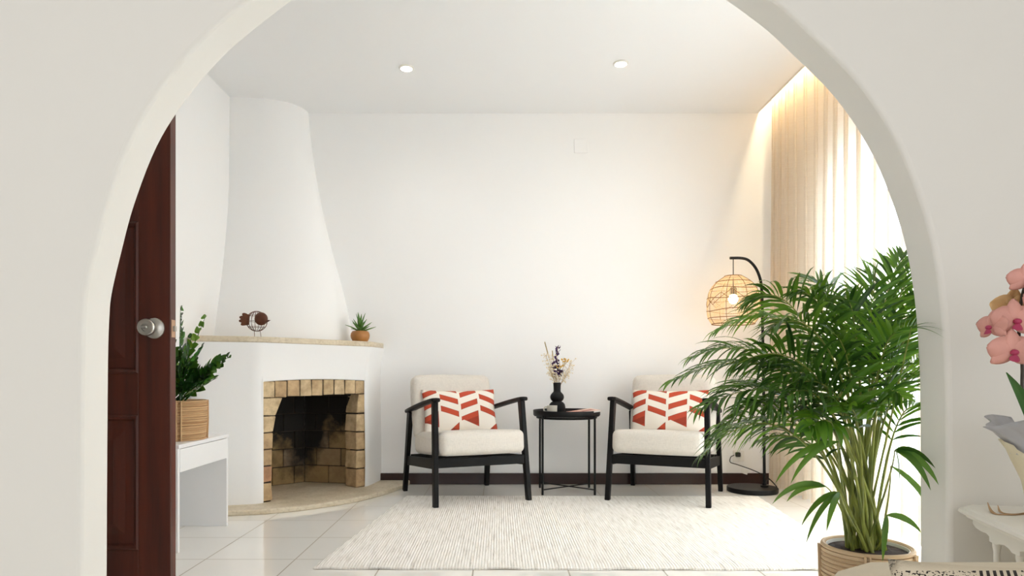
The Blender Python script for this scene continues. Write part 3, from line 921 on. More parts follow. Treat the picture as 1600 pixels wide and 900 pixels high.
# ------------------------------------------------------------------ armchairs
def armchair():
    t = thing('armchair', 'armchair with oatmeal linen cushions and black wooden frame, beside the fireplace', 'armchair', (-0.23, 4.385, 0.0), math.radians(23))
    for s in (-1, 1):
        o = MB().beam((s * 0.303, -0.345, 0.013), (s * 0.285, -0.272, 0.632), 0.030, 0.040, 0.030, 0.052, up=(0, 1, 0)).build('leg', 'black_wood', t, bevel=0.004)
        MB().beam((s * 0.300, 0.352, 0.001), (s * 0.288, 0.262, 0.545), 0.030, 0.034, 0.030, 0.062, up=(0, 1, 0)).build('leg', 'black_wood', t, bevel=0.004)
        # armrest, rounded ends, gently bowed
        P = [Vector((s * 0.287, -0.318, 0.640)), Vector((s * 0.288, -0.28, 0.643)), Vector((s * 0.290, -0.1, 0.618)), Vector((s * 0.290, 0.1, 0.585)), Vector((s * 0.288, 0.28, 0.553)), Vector((s * 0.286, 0.325, 0.543))]
        P = catmull(P, 5); n = len(P); mb = MB(); vs = []; fs = []
        for i, p in enumerate(P):
            u = i / (n - 1); e = min(u, 1 - u) * (n - 1) / 3.0; k = min(1.0, math.sqrt(max(0.04, 1 - (1 - min(1, e)) ** 2)))
            w = 0.026 * k * (1 + 0.12 * math.sin(math.pi * u)); h = 0.0125 * (0.4 + 0.6 * k)
            for a in range(10):
                an = 2 * math.pi * a / 10 + 0.314
                cx = math.copysign(abs(math.cos(an)) ** 0.55, math.cos(an)) * w; cz = math.copysign(abs(math.sin(an)) ** 0.55, math.sin(an)) * h
                vs.append(p + Vector((cx, 0, cz)))
        for i in range(n - 1):
            for a in range(10): fs.append((i * 10 + a, i * 10 + (a + 1) % 10, (i + 1) * 10 + (a + 1) % 10, (i + 1) * 10 + a))
        fs.append(tuple(range(10))); fs.append(tuple(range((n - 1) * 10, n * 10))[::-1])
        mb.add(vs, fs).build('armrest', 'black_wood', t, angle=50)
        MB().beam((s * 0.290, -0.30, 0.262), (s * 0.290, 0.30, 0.215), 0.022, 0.062).build('side_rail', 'black_wood', t, bevel=0.003)
    MB().beam((-0.285, -0.318, 0.268), (0.285, -0.318, 0.268), 0.022, 0.055).build('front_rail', 'black_wood', t, bevel=0.003)
    MB().beam((-0.285, 0.255, 0.235), (0.285, 0.255, 0.235), 0.022, 0.05).build('rear_rail', 'black_wood', t, bevel=0.003)
    mb = MB()
    for s in (-0.17, 0.17): mb.beam((s, 0.245, 0.24), (s, 0.345, 0.70), 0.035, 0.016, up=(0, 1, 0))
    mb.beam((-0.2, 0.343, 0.68), (0.2, 0.343, 0.68), 0.016, 0.05); mb.beam((-0.2, 0.30, 0.45), (0.2, 0.30, 0.45), 0.016, 0.05)
    mb.build('back_frame', 'black_wood', t, bevel=0.002)
    R = Matrix.Rotation(math.radians(-4.5), 3, 'X')
    MB().rbox((0, -0.072, 0.362), (0.548, 0.585, 0.145), 0.038, 14, R, 0.006).build('seat_cushion', 'linen', t, angle=180)
    R = Matrix.Rotation(math.radians(-13), 3, 'X')
    MB().rbox((0, 0.235, 0.575), (0.556, 0.105, 0.43), 0.042, 14, R, 0.008).build('back_cushion', 'linen', t, angle=180)
    return t
ch = armchair()
dup(ch, (1.092, 4.38, 0.0), math.radians(-24), 'armchair with oatmeal linen cushions and black wooden frame, partly behind the palm')

def throw_pillow():
    t = MB(); W, H, T = 0.255, 0.158, 0.055; nx, ny = 34, 22
    idx = {}
    def vid(i, j, sd):
        u = -1 + 2 * i / nx; v = -1 + 2 * j / ny
        edge = i in (0, nx) or j in (0, ny)
        k = (i, j, 0 if edge else sd)
        if k not in idx:
            pin_x = 1 - 0.075 * (1 - v * v) * abs(u) ** 3; pin_y = 1 - 0.075 * (1 - u * u) * abs(v) ** 3
            # edges draw in at the middle, corners stay out
            px = u * W * (1 - 0.0 - 0.055 * (1 - v * v)) ; pz = v * H * (1 - 0.075 * (1 - u * u) * abs(v))
            th = T * ((1 - abs(u) ** 2.6) * (1 - abs(v) ** 2.2)) ** 0.55
            th += 0.003 * math.sin(u * 9 + v * 4) * (1 - abs(u)) * (1 - abs(v))
            idx[k] = len(t.v); t.v.append(Vector((px, (-th if sd > 0 else th) if not edge else 0, pz)))
        return idx[k]
    for sd in (1, -1):
        for i in range(nx):
            for j in range(ny):
                q = (vid(i, j, sd), vid(i + 1, j, sd), vid(i + 1, j + 1, sd), vid(i, j + 1, sd))
                t.f.append(q if sd > 0 else q[::-1]); t.mi.append(0)
    return t
pl = throw_pillow().build('throw_pillow', 'pillow', angle=180)
def local(loc, rz, p):
    c, s = math.cos(rz), math.sin(rz); return (loc[0] + c * p[0] - s * p[1], loc[1] + s * p[0] + c * p[1], p[2])
tag(pl, 'white lumbar cushion with rust-red slanted bars on the armchair beside the fireplace', 'cushion')
pl.location = local((-0.23, 4.385), math.radians(23), (0.015, 0.115, 0.545)); pl.rotation_euler = (math.radians(-20), 0, math.radians(17))
p2 = pl.copy(); COL.objects.link(p2); p2['label'] = 'white lumbar cushion with rust-red slanted bars on the armchair behind the palm'
p2.location = local((1.092, 4.38), math.radians(-24), (0.0, 0.115, 0.545)); p2.rotation_euler = (math.radians(-20), 0, math.radians(-19))

# ------------------------------------------------------------------ tray table and what stands on it
TX, TY = 0.458, 4.57
def tray_table():
    t = thing('tray_table', 'round black metal tray table on thin legs between the two armchairs', 'side table', (TX, TY, 0))
    MB().lathe([(0.001, 0.520), (0.218, 0.520), (0.222, 0.524), (0.2245, 0.552), (0.2260, 0.5545), (0.2275, 0.552), (0.2265, 0.522), (0.220, 0.514), (0.001, 0.514)], n=64, closed=False).build('tray', 'black_metal', t)
    for sx, sy in ((-1, -1), (1, -1), (1, 1), (-1, 1)):
        MB().tube([(sx * 0.172, sy * 0.142, 0.0005), (sx * 0.172, sy * 0.142, 0.525)], 0.0075, 10).build('leg', 'black_metal', t)
    for sx in (-1, 1):
        MB().tube([(sx * 0.172, -0.142, 0.035), (-sx * 0.172, 0.142, 0.035 + 0.004 * sx)], 0.0045, 8).build('cross_bar', 'black_metal', t)
    MB().tube([(0.2 * math.cos(a), 0.2 * math.sin(a), 0.505) for a in (2 * math.pi * i / 48 for i in range(48))], 0.007, 8, closed=True).build('support_ring', 'black_metal', t)
tray_table()
VX, VY, VZ = 0.392, 4.55, 0.5205
prof = [(0.001, 0), (0.038, 0.0), (0.047, 0.010), (0.055, 0.034), (0.0565, 0.054), (0.052, 0.074), (0.042, 0.086), (0.033, 0.091), (0.032, 0.094), (0.040, 0.101), (0.046, 0.114), (0.047, 0.124), (0.043, 0.138), (0.033, 0.150), (0.0250, 0.158), (0.0240, 0.170), (0.0248, 0.195), (0.0268, 0.218), (0.0240, 0.220), (0.021, 0.20), (0.020, 0.16), (0.001, 0.158)]
o = MB().lathe(prof, n=44).build('vase', 'black_matte', angle=60); o.location = (VX, VY, VZ)
tag(o, 'matte black double-bulb vase on the round tray table', 'vase')
def cup():
    t = thing('coffee_cup', 'small grey stoneware cup with a handle, on the tray in front of the vase', 'cup', (0.350, 4.45, 0.5205))
    MB().lathe([(0.001, 0), (0.030, 0), (0.0325, 0.006), (0.0345, 0.066), (0.0345, 0.069), (0.0315, 0.068), (0.029, 0.012), (0.001, 0.009)], n=32).build('cup_body', 'cup', t)
    MB().tube([(-0.031, 0, 0.058), (-0.046, -0.002, 0.060), (-0.055, -0.003, 0.047), (-0.052, -0.003, 0.032), (-0.030, 0, 0.026)], 0.0045, 8).build('handle', 'cup', t)
cup()
def magazine():
    t = thing('magazine', 'magazine with a salmon-pink cover lying on the black tray', 'magazine', (0.558, 4.53, 0.538), math.radians(8))
    t.rotation_euler = (0, math.radians(-7.5), math.radians(8))
    MB().box((0, 0, 0.005), (0.19, 0.25, 0.008)).build('page_block', 'paper_white', t)
    MB().box((0.0, 0, 0.0098), (0.194, 0.254, 0.0012)).build('cover', 'cover', t)
magazine()
def dried():
    rnd = random.Random(9); c = Vector((VX, VY, VZ + 0.16)); k = F / VY
    def path(tip, bend=0.0):
        tp = at(tip[0], tip[1], VY + rnd.uniform(-0.03, 0.03)) ; p0 = c + Vector((rnd.uniform(-0.008, 0.008), rnd.uniform(-0.008, 0.008), 0))
        m = (p0 + tp) / 2 + Vector((bend, 0, 0.02)); return bez(p0, m, tp, 8)
    G1 = 'dried stems in the black vase'
    for tip, lab in (((851, 534), 'tall dried grass stalk leaning towards the fireplace, in the black vase'), ((863, 548), 'short brown dried stalk standing upright in the black vase')):
        P = path(tip); mb = MB().tube(P, [0.0016] * 9, 5)
        for i in range(12):
            q = P[6].lerp(P[8], i / 12); mb.sphere(q, 0.0045, 6, 4, (0.8, 0.8, 1.8))
        tag(mb.build('dried_stalk', 'straw'), lab, 'dried flower', G1)
    for tip, lab, lo in (((872, 541), 'tallest deep purple dried flower spike in the black vase', 0.45), ((864, 566), 'lower purple dried flower spike tucked among the stems of the vase', 0.5), ((876, 580), 'short purple dried blossom just above the vase neck', 0.7)):
        P = path(tip); mb = MB(); mb.cur = 1; mb.tube(P, 0.0016, 5); mb.cur = 0
        for i in range(26):
            u = lo + (1 - lo) * i / 26; x = u * 8; q = P[min(7, int(x))].lerp(P[min(7, int(x)) + 1], x - min(7, int(x)))
            q = q + Vector((rnd.uniform(-1, 1), rnd.uniform(-1, 1), rnd.uniform(-.5, .5))) * 0.012
            leaflet(mb, q, (rnd.uniform(-1, 1), rnd.uniform(-1, 1), 0.8), (rnd.uniform(-1, 1), rnd.uniform(-1, 1), 0.1), 0.026, 0.019, 0.2, 3)
        tag(mb.build('dried_flower_spike', ['purple_flower', 'straw']), lab, 'dried flower', G1)
    for n, (tip, lab) in enumerate((((853, 556), 'airy cream sprig on the fireplace side of the bouquet'), ((861, 562), 'small cream sprig in the middle of the bouquet'), ((892, 568), 'airy cream sprig on the palm side of the bouquet'), ((888, 582), 'lowest cream sprig, drooping over the vase on the palm side'), ((857, 574), 'low cream sprig beside the brown stalk'))):
        mb = MB(); mb.cur = 1; P = path(tip); mb.tube(P, 0.0012, 4)
        for i in range(42):
            a = P[rnd.choice((3, 4, 5, 6, 7, 8))]; b = a + Vector((rnd.uniform(-1, 1), rnd.uniform(-1, 1), rnd.uniform(-0.5, 1.1))) * 0.033
            mb.cur = 1; mb.tube([a, b], 0.0006, 3); mb.cur = 0; mb.sphere(b, rnd.uniform(0.003, 0.0055), 6, 4)
        tag(mb.build('dried_sprig', ['cream_flower', 'straw']), lab, 'dried flower', G1)
    for tip, lab in (((884, 563), 'yellow dried flower cluster nearest the palm side of the bouquet'), ((874, 572), 'yellow dried flower cluster in the middle of the bouquet')):
        mb = MB(); mb.cur = 1; P = path(tip); mb.tube(P, 0.0014, 4)
        for i in range(16):
            b = P[8] + Vector((rnd.uniform(-1, 1), rnd.uniform(-1, 1), rnd.uniform(-0.5, 0.5))) * 0.026
            mb.cur = 1; mb.tube([P[6], b], 0.0007, 3); mb.cur = 0; mb.sphere(b, rnd.uniform(0.005, 0.008), 7, 5, (1, 1, 0.7))
        tag(mb.build('dried_yellow_flower', ['yellow_flower', 'straw']), lab, 'dried flower', G1)
dried()

# ------------------------------------------------------------------ floor lamp
def floor_lamp():
    bx, by = 1.72, 4.565
    t = thing('floor_lamp', 'black arched floor lamp with a woven rattan globe shade, lit, in the curtain corner', 'floor lamp', (bx, by, 0))
    MB().lathe([(0.001, 0.0005), (0.162, 0.0005), (0.166, 0.004), (0.166, 0.028), (0.163, 0.032), (0.001, 0.033)], n=64).build('base', 'black_metal', t)
    px = 1.802 - bx
    P = [Vector((px, 0, 0.03)), Vector((px - 0.006, 0, 0.7)), Vector((px - 0.016, 0, 1.32))]
    arc = [Vector((px - 0.018, 0, 1.36)), Vector((px - 0.028, 0, 1.44)), Vector((px - 0.058, 0, 1.515)), Vector((px - 0.105, 0, 1.568)), Vector((px - 0.155, 0, 1.585)), Vector((px - 0.235, 0, 1.586))]
    MB().tube(P, 0.0095, 12).build('pole', 'black_metal', t)
    MB().tube([P[2]] + catmull(arc, 5), 0.0095, 12).build('arm', 'black_metal', t)
    MB().lathe([(0.001, 0.032), (0.026, 0.032), (0.026, 0.040), (0.014, 0.044), (0.013, 0.06), (0.001, 0.06)], (px, 0, 0), 20).build('pole_collar', 'black_metal', t)
    sx = 1.59 - bx; zt = 1.463
    MB().tube([(sx, 0, 1.58), (sx, 0, zt - 0.08)], 0.0032, 6).build('hanging_cord', 'cord', t)
    MB().lathe([(0.001, zt - 0.075), (0.018, zt - 0.075), (0.021, zt - 0.085), (0.021, zt - 0.125), (0.001, zt - 0.126)], (sx, 0, 0), 20).build('bulb_socket', 'black_metal', t)
    # shade
    sh = [(0.0, 0.054), (0.04, 0.112), (0.088, 0.150), (0.155, 0.168), (0.235, 0.171), (0.285, 0.163), (0.325, 0.138)]
    cm = catmull([Vector((r, -d, 0)) for d, r in sh], 3)
    mb = MB(); n = 104
    rnd = random.Random(4)
    for j in range(n):
        a = 2 * math.pi * j / n + rnd.uniform(-0.006, 0.006); ca, sa = math.cos(a), math.sin(a); w = 0.0019
        vs = []; fs = []
        for i, p in enumerate(cm):
            c = Vector((sx + p.x * ca, p.x * sa, zt + p.y)); tn = Vector((-sa, ca, 0)); nr = Vector((ca, sa, 0))
            ww = min(w, p.x * math.pi / n * 0.9)
            vs += [c - tn * ww, c + nr * 0.0012, c + tn * ww, c - nr * 0.0008]
        for i in range(len(cm) - 1):
            for k in range(4): fs.append((4 * i + k, 4 * i + (k + 1) % 4, 4 * i + 4 + (k + 1) % 4, 4 * i + 4 + k))
        mb.add(vs, fs)
    shade = mb.build('lamp_shade', 'shade', t, angle=60)
    for d, r in sh:
        rr = 0.0032 if d in (0.0, 0.325) else 0.0024
        MB().tube([(sx + (r + 0.002) * math.cos(a), (r + 0.002) * math.sin(a), zt - d + (0.006 * math.sin(3 * a + d * 30) if 0.05 < d < 0.25 else 0)) for a in (2 * math.pi * i / 60 for i in range(60))], rr, 6, closed=True).build('hoop', 'rattan_dark', shade)
    for k in range(8):
        a = 2 * math.pi * k / 8 + 0.2
        MB().tube([(sx + (p.x + 0.003) * math.cos(a), (p.x + 0.003) * math.sin(a), zt + p.y) for p in cm], 0.0017, 5).build('rib', 'rattan_dark', shade)
    for z0, z1, o in ((0.10, 0.20, 0), (0.12, 0.215, 1)):
        pts = []
        for i in range(96):
            a = 2 * math.pi * i / 96; zz = z0 + (z1 - z0) * (0.5 + 0.5 * math.asin(math.sin(a * 4 + o * 1.7)) / (math.pi / 2)); r = interp([(d, q) for d, q in sh], zz)
            pts.append((sx + (r + 0.004) * math.cos(a), (r + 0.004) * math.sin(a), zt - zz))
        MB().tube(pts, 0.0018, 5, closed=True).build('weave_band', 'rattan_dark', shade)
    MB().sphere((sx, 0, zt - 0.155), 0.032, 20, 14, (1, 1, 1.05)).build('light_bulb', 'bulb', t)
    # the lead
    lead = [(0.13, -0.02, 0.045), (0.155, -0.05, 0.06), (0.16, 0.0, 0.075), (0.12, 0.02, 0.075), (0.06, 0.015, 0.055), (0.05, 0.06, 0.09), (0.0, 0.12, 0.135), (-0.07, 0.20, 0.15), (-0.105, 0.265, 0.155), (-0.10, 0.282, 0.19), (-0.085, 0.29, 0.215)]
    lead = [(0.082, 0.01, 0.04), (0.13, 0.05, 0.075), (0.155, 0.02, 0.05), (0.15, -0.04, 0.037), (0.145, 0.01, 0.06), (0.12, 0.05, 0.09), (0.075, 0.06, 0.115), (0.03, 0.10, 0.135), (-0.03, 0.2, 0.155), (-0.06, 0.262, 0.165), (-0.052, 0.275, 0.20), (-0.025, 0.285, 0.212)]
    ld = MB().tube(catmull([Vector(p) for p in lead], 5), 0.0032, 7).build('power_lead', 'cord', t)
    MB().rbox((0.005, 0.29, 0.216), (0.034, 0.03, 0.034), 0.008, 4).build('plug', 'cord', ld)
    R = Matrix.Rotation(math.radians(18), 3, 'Y')
    MB().box((-0.004, 0.135, 0.117), (0.048, 0.0008, 0.034), R).build('care_label', 'paper_white', ld)
    d = bpy.data.lights.new('lamp_light', 'POINT'); d.energy = 17; d.color = (1.0, 0.71, 0.45); d.shadow_soft_size = 0.034
    o = bpy.data.objects.new('lamp_light', d); COL.objects.link(o); o.parent = t; o.location = (sx, 0, zt - 0.155)
floor_lamp()
def socket():
    t = thing('wall_socket', 'white wall socket low on the back wall beside the floor lamp', 'socket', (1.735, YB, 0.205))
    MB().rbox((0, -0.005, 0), (0.082, 0.010, 0.082), 0.004, 5).build('cover_plate', 'plastic_white', t)
    mb = MB().lathe([(0.021, 0.0), (0.0215, 0.004), (0.019, 0.0045), (0.018, 0.001), (0.001, 0.001)], n=28)
    R = Matrix.Rotation(math.radians(90), 4, 'X'); mb.v = [R @ p + Vector((0, -0.0095, 0)) for p in mb.v]
    mb.build('socket_well', 'plastic_white', t)
socket()

# ------------------------------------------------------------------ recessed ceiling lights
def downlight(x, y, label):
    t = thing('ceiling_light', label, 'ceiling light', (x, y, ZC))
    MB().lathe([(0.034, -0.001), (0.047, -0.0005), (0.0475, -0.004), (0.044, -0.008), (0.036, -0.009), (0.034, -0.001)], n=36).build('ring', 'ring', t)
    MB().lathe([(0.001, -0.016), (0.018, -0.015), (0.030, -0.010), (0.0335, -0.003), (0.0335, -0.0005)], n=32).build('lamp_lens', 'spot', t)
    d = bpy.data.lights.new('downlight', 'SPOT'); d.energy = 8.5; d.spot_size = math.radians(150); d.spot_blend = 1.0; d.color = (1.0, 0.95, 0.90); d.shadow_soft_size = 0.03
    o = bpy.data.objects.new('downlight', d); COL.objects.link(o); o.parent = t; o.location = (0, 0, -0.025)
downlight(-0.573, 4.15, 'small round recessed ceiling light on the fireplace side of the room')
downlight(0.74, 4.09, 'small round recessed ceiling light on the curtain side of the room')
downlight(-0.573, 2.75, 'added unseen ceiling light nearer the arch, on the door side')  # this pair is added out of view to brighten jambs and floor
downlight(0.74, 2.75, 'added unseen ceiling light nearer the arch, on the palm side')

# ------------------------------------------------------------------ mantel ornaments
def bird():
    c = Vector((-1.49, 4.13, 1.0205))
    t = thing('bird_figurine', 'rusty wire bird figurine with a solid head and tail, on the mantel', 'figurine', c)
    R = 0.062; cz = 0.102
    mb = MB()
    for k in range(9):
        a = math.pi * k / 9
        mb.tube([(R * math.cos(b) * math.cos(a), R * math.cos(b) * math.sin(a), cz + R * math.sin(b)) for b in (2 * math.pi * i / 28 for i in range(28))], 0.0013, 5, closed=True)
    for zz in (-0.035, 0.0, 0.035):
        r = math.sqrt(R * R - zz * zz); mb.tube([(r * math.cos(b), r * math.sin(b), cz + zz) for b in (2 * math.pi * i / 28 for i in range(28))], 0.0013, 5, closed=True)
    mb.build('wire_body', 'rust', t)
    # head: round shell on the palm side
    mb = MB().sphere((0.040, -0.036, cz + 0.012), 0.040, 20, 12, (1.0, 0.72, 1.0)); mb.build('head', 'rust', t)
    mb = MB().lathe([(0.010, 0), (0.006, 0.012), (0.0008, 0.028)], n=10)
    Rt = Matrix.Rotation(math.radians(75), 4, 'Y'); mb.v = [Rt @ p + Vector((0.072, -0.044, cz - 0.004)) for p in mb.v]
    mb.build('beak', 'rust', t)
    # scalloped tail fan
    vs = [Vector((-0.038, -0.034, cz + 0.032)), Vector((-0.040, -0.034, cz - 0.020))]; ring = []
    for i in range(25):
        u = i / 24; a = math.radians(118 + 112 * u); r = 0.058 + 0.012 * abs(math.sin(u * math.pi * 4.0))
        ring.append(Vector((-0.024 + r * math.cos(a) * 1.05, -0.036, cz + 0.006 + r * math.sin(a) * 0.78)))
    poly = ring + [Vector((-0.034, -0.036, cz - 0.024)), Vector((-0.030, -0.036, cz + 0.034))]
    n = len(poly); mb = MB(); mb.add(poly + [p + Vector((0, 0.003, 0)) for p in poly], [tuple(range(n)), tuple(range(n, 2 * n))[::-1]] + [(i, n + i, n + (i + 1) % n, (i + 1) % n) for i in range(n)])
    mb.build('tail', 'rust', t, smooth=False)
    for x, dx in ((-0.014, 0.004), (0.022, 0.008)):
        MB().tube([(x, -0.004, cz - R + 0.003), (x + dx, -0.008, 0.002), (x + dx + 0.03, -0.022, 0.0015)], 0.0016, 6).build('leg', 'rust', t)
        MB().tube([(x + dx + 0.004, 0.012, 0.0015), (x + dx, -0.008, 0.002), (x + dx + 0.012, -0.03, 0.0015)], 0.0014, 5).build('foot', 'rust', t)
bird()
def aloe():
    t = thing('potted_succulent', 'small spiky green succulent in an ochre round pot, at the end of the mantel', 'plant', (-0.968, 4.68, 1.0205))
    MB().lathe([(0.001, 0), (0.044, 0.0), (0.052, 0.006), (0.0635, 0.028), (0.066, 0.045), (0.063, 0.062), (0.055, 0.074), (0.050, 0.077), (0.046, 0.074), (0.048, 0.06), (0.001, 0.058)], n=40).build('pot', 'terracotta', t)
    MB().lathe([(0.001, 0.062), (0.046, 0.064), (0.045, 0.068), (0.001, 0.072)], n=24).build('soil', 'soil', t)
    rnd = random.Random(2)
    n = 19
    for i in range(n):
        ring_ = i / n; a = i * 2.39996; el = math.radians(18 + 68 * ring_)
        L = 0.10 if ring_ < 0.75 else 0.125
        d = Vector((math.cos(a) * math.cos(el), math.sin(a) * math.cos(el), math.sin(el)))
        w = d.cross(Vector((0, 0, 1))).normalized()
        mb = MB(); leaflet(mb, Vector((0, 0, 0.066)) + d * 0.008, d, w, L * rnd.uniform(0.9, 1.1), 0.024, 0.25 if i % 3 else -0.1, 7, 0.28, 0.6)
        mb.build('leaf', 'succulent', t, solid=0.002)
aloe()

# ------------------------------------------------------------------ the big palm
def palm():
    c = Vector((1.125, 2.055, 0.0))
    t = thing('potted_palm', 'large green areca palm in a pale rattan planter, in front of the bright curtain', 'plant', c)
    H = 0.278
    b = basket(MB(), 0.108, 0.1235, H, 22, 0.006, 0.008).build('planter_basket', 'rattan_pale', t)
    for ang in (-118, -48, 20, 90, 160):
        a = math.radians(ang); mb = MB()
        for k in (-0.045, 0.045):
            mb.tube([((rr + 0.009) * math.cos(a + k), (rr + 0.009) * math.sin(a + k), z) for rr, z in ((0.108, 0.004), (0.121, H * 0.5), (0.1245, H * 0.97))], 0.0045, 6)
        mb.build('binding', 'rattan_pale', b)
    MB().lathe([(0.109, 0.19), (0.1135, H - 0.006), (0.1115, H - 0.006), (0.110, H - 0.02), (0.105, 0.19)], n=48).build('inner_pot', 'plastic_white', t)
    MB().lathe([(0.001, 0.20), (0.1045, 0.20), (0.1100, H - 0.016), (0.06, H - 0.012), (0.001, H - 0.010)], n=36).build('soil', 'soil', t)
    rnd = random.Random(21)
    # control pixel, tip pixel, tip distance, leaflet length, leaflets, young?
    S = [((1300, 470), (1052, 596), 2.02, .20, 24, 0), ((1265, 470), (1080, 560), 2.15, .19, 24, 0), ((1292, 520), (1092, 640), 1.93, .19, 24, 0),
         ((1270, 505), (1110, 690), 2.02, .17, 22, 0), ((1300, 400), (1118, 520), 2.20, .19, 22, 0), ((1290, 400), (1170, 470), 2.1, .19, 20, 0),
         ((1310, 420), (1200, 520), 1.9, .19, 20, 0), ((1300, 480), (1150, 570), 1.95, .19, 22, 0), ((1320, 430), (1245, 460), 2.05, .17, 18, 0),
         ((1280, 560), (1120, 610), 2.2, .18, 22, 0), ((1318, 510), (1205, 600), 1.95, .18, 18, 0),
         ((1335, 480), (1285, 450), 2.15, .17, 16, 0), ((1345, 480), (1325, 470), 2.0, .17, 16, 0), ((1352, 470), (1368, 432), 2.05, .18, 18, 0),
         ((1358, 470), (1412, 398), 2.1, .18, 20, 0), ((1375, 470), (1440, 402), 2.12, .18, 20, 0), ((1385, 480), (1448, 462), 2.05, .18, 20, 0),
         ((1380, 500), (1446, 512), 1.95, .17, 18, 0), ((1385, 540), (1450, 560), 2.15, .17, 18, 0), ((1378, 560), (1438, 600), 2.0, .16, 16, 0),
         ((1392, 600), (1440, 640), 2.08, .15, 12, 0), ((1350, 540), (1300, 520), 1.88, .17, 16, 0), ((1362, 530), (1400, 520), 1.9, .18, 16, 0),
         ((1340, 560), (1245, 600), 1.9, .17, 16, 0), ((1330, 560), (1262, 560), 2.2, .17, 18, 0),
         ((1372, 520), (1392, 470), 2.2, .18, 18, 0), 
         ((1330, 600), (1262, 672), 1.85, .13, 9, 1), ((1350, 600), (1318, 640), 1.84, .13, 8, 1), ((1368, 610), (1372, 640), 1.86, .12, 8, 1),
         ((1310, 640), (1185, 690), 2.0, .13, 12, 0), ((1240, 560), (1098, 712), 1.90, .19, 18, 0), ((1300, 590), (1118, 668), 2.06, .20, 14, 0),
         ((1300, 560), (1230, 620), 1.84, .16, 14, 0), ((1360, 560), (1410, 620), 1.86, .15, 14, 0), ((1335, 430), (1262, 440), 2.2, .18, 16, 0), ((1290, 600), (1150, 640), 1.98, .16, 16, 0)]
    for i, (cp, tp, Y, L, n, young) in enumerate(S):
        a = rnd.uniform(0, 6.28); r = 0.062 * math.sqrt(rnd.random())
        p0 = Vector((r * math.cos(a) - 0.004, r * math.sin(a), H - 0.03))
        Ym = c.y + (Y - c.y) * 0.45 + rnd.uniform(-0.02, 0.02)
        pts = bez(p0, at(cp[0], cp[1], Ym) - c, at(tp[0], tp[1], Y) - c, 26)
        t0 = 0.43 if not young else 0.66
        left_ = tp[0] < 1300
        mb = MB()
        frond(mb, pts, t0, n, L * 1.04, 0.0108 if not young else 0.024, 1.25 if left_ else 0.6, rnd, roll=rnd.uniform(-0.7, 0.7), a0=60, a1=27, rise=0.22, r=0.0032, nseg=6, belly=0.62)
        mb.build('frond', ['palm_young' if young or i % 9 == 4 else 'palm', 'stem'], t, angle=180)
        i0 = int(t0 * 26) + 1
        MB().tube(pts[:i0 + 1], [0.0057 - 0.0027 * k / i0 for k in range(i0 + 1)], 7).build('stem', 'stem', t)
    # few-leafed low shoots: each blade given by its own start and end
    shoots = [((1404, 560), [((1424, 512), (1471, 519)), ((1424, 510), (1460, 508)), ((1424, 512), (1470, 530))], 1.801, 0),
              ((1312, 735), [((1290, 760), (1216, 800)), ((1285, 748), (1240, 795))], 1.98, 0),
              ((1330, 790), [((1312, 770), (1268, 835)), ((1315, 775), (1280, 858)), ((1318, 772), (1300, 835))], 1.93, 0),
              ((1392, 740), [((1392, 728), (1432, 840))], 2.0, 0), ((1390, 800), [((1386, 805), (1383, 872)), ((1392, 804), (1430, 840))], 1.92, 0),
              ((1398, 690), [((1398, 704), (1438, 778)), ((1398, 702), (1404, 772)), ((1400, 700), (1450, 770)), ((1398, 698), (1455, 740))], 1.80, 0),
              ((1305, 700), [((1310, 690), (1240, 775)), ((1300, 700), (1262, 770))], 1.9, 1)]
    for (sp, blades, Y, young) in shoots:
        p0 = Vector((rnd.uniform(-0.05, 0.05), rnd.uniform(-0.05, 0.02), H - 0.03))
        hub = at(blades[0][0][0], blades[0][0][1], Y) - c
        ctl = at(sp[0], sp[1] + 40, (Y + c.y) / 2) - c
        pts = bez(p0, ctl, hub, 12)
        MB().tube(pts, [0.0042 - 0.0025 * k / 12 for k in range(13)], 6).build('stem', 'stem', t)
        mb = MB()
        for (s0, s1) in blades:
            e = at(s1[0], s1[1], Y - 0.09 if Y in (1.80, 1.801) else Y + rnd.uniform(-0.05, 0.03)) - c; v = e - hub
            up_ = Vector((0, 0, 1)); L = v.length * 1.12
            d = (v.normalized() + up_ * 0.75).normalized()
            w = d.cross(Vector((rnd.uniform(-.3, .3), -1, rnd.uniform(0, .5)))).normalized()
            if Y == 1.801: d = (v.normalized() + up_ * 0.3).normalized()
            leaflet(mb, hub, d, w, L, 0.018 if Y != 1.801 else 0.006, 1.5 if Y != 1.801 else 0.6, 9, 0.15, 0.7)
        mb.build('frond', 'palm_young' if young else 'palm', t, angle=180)
palm()

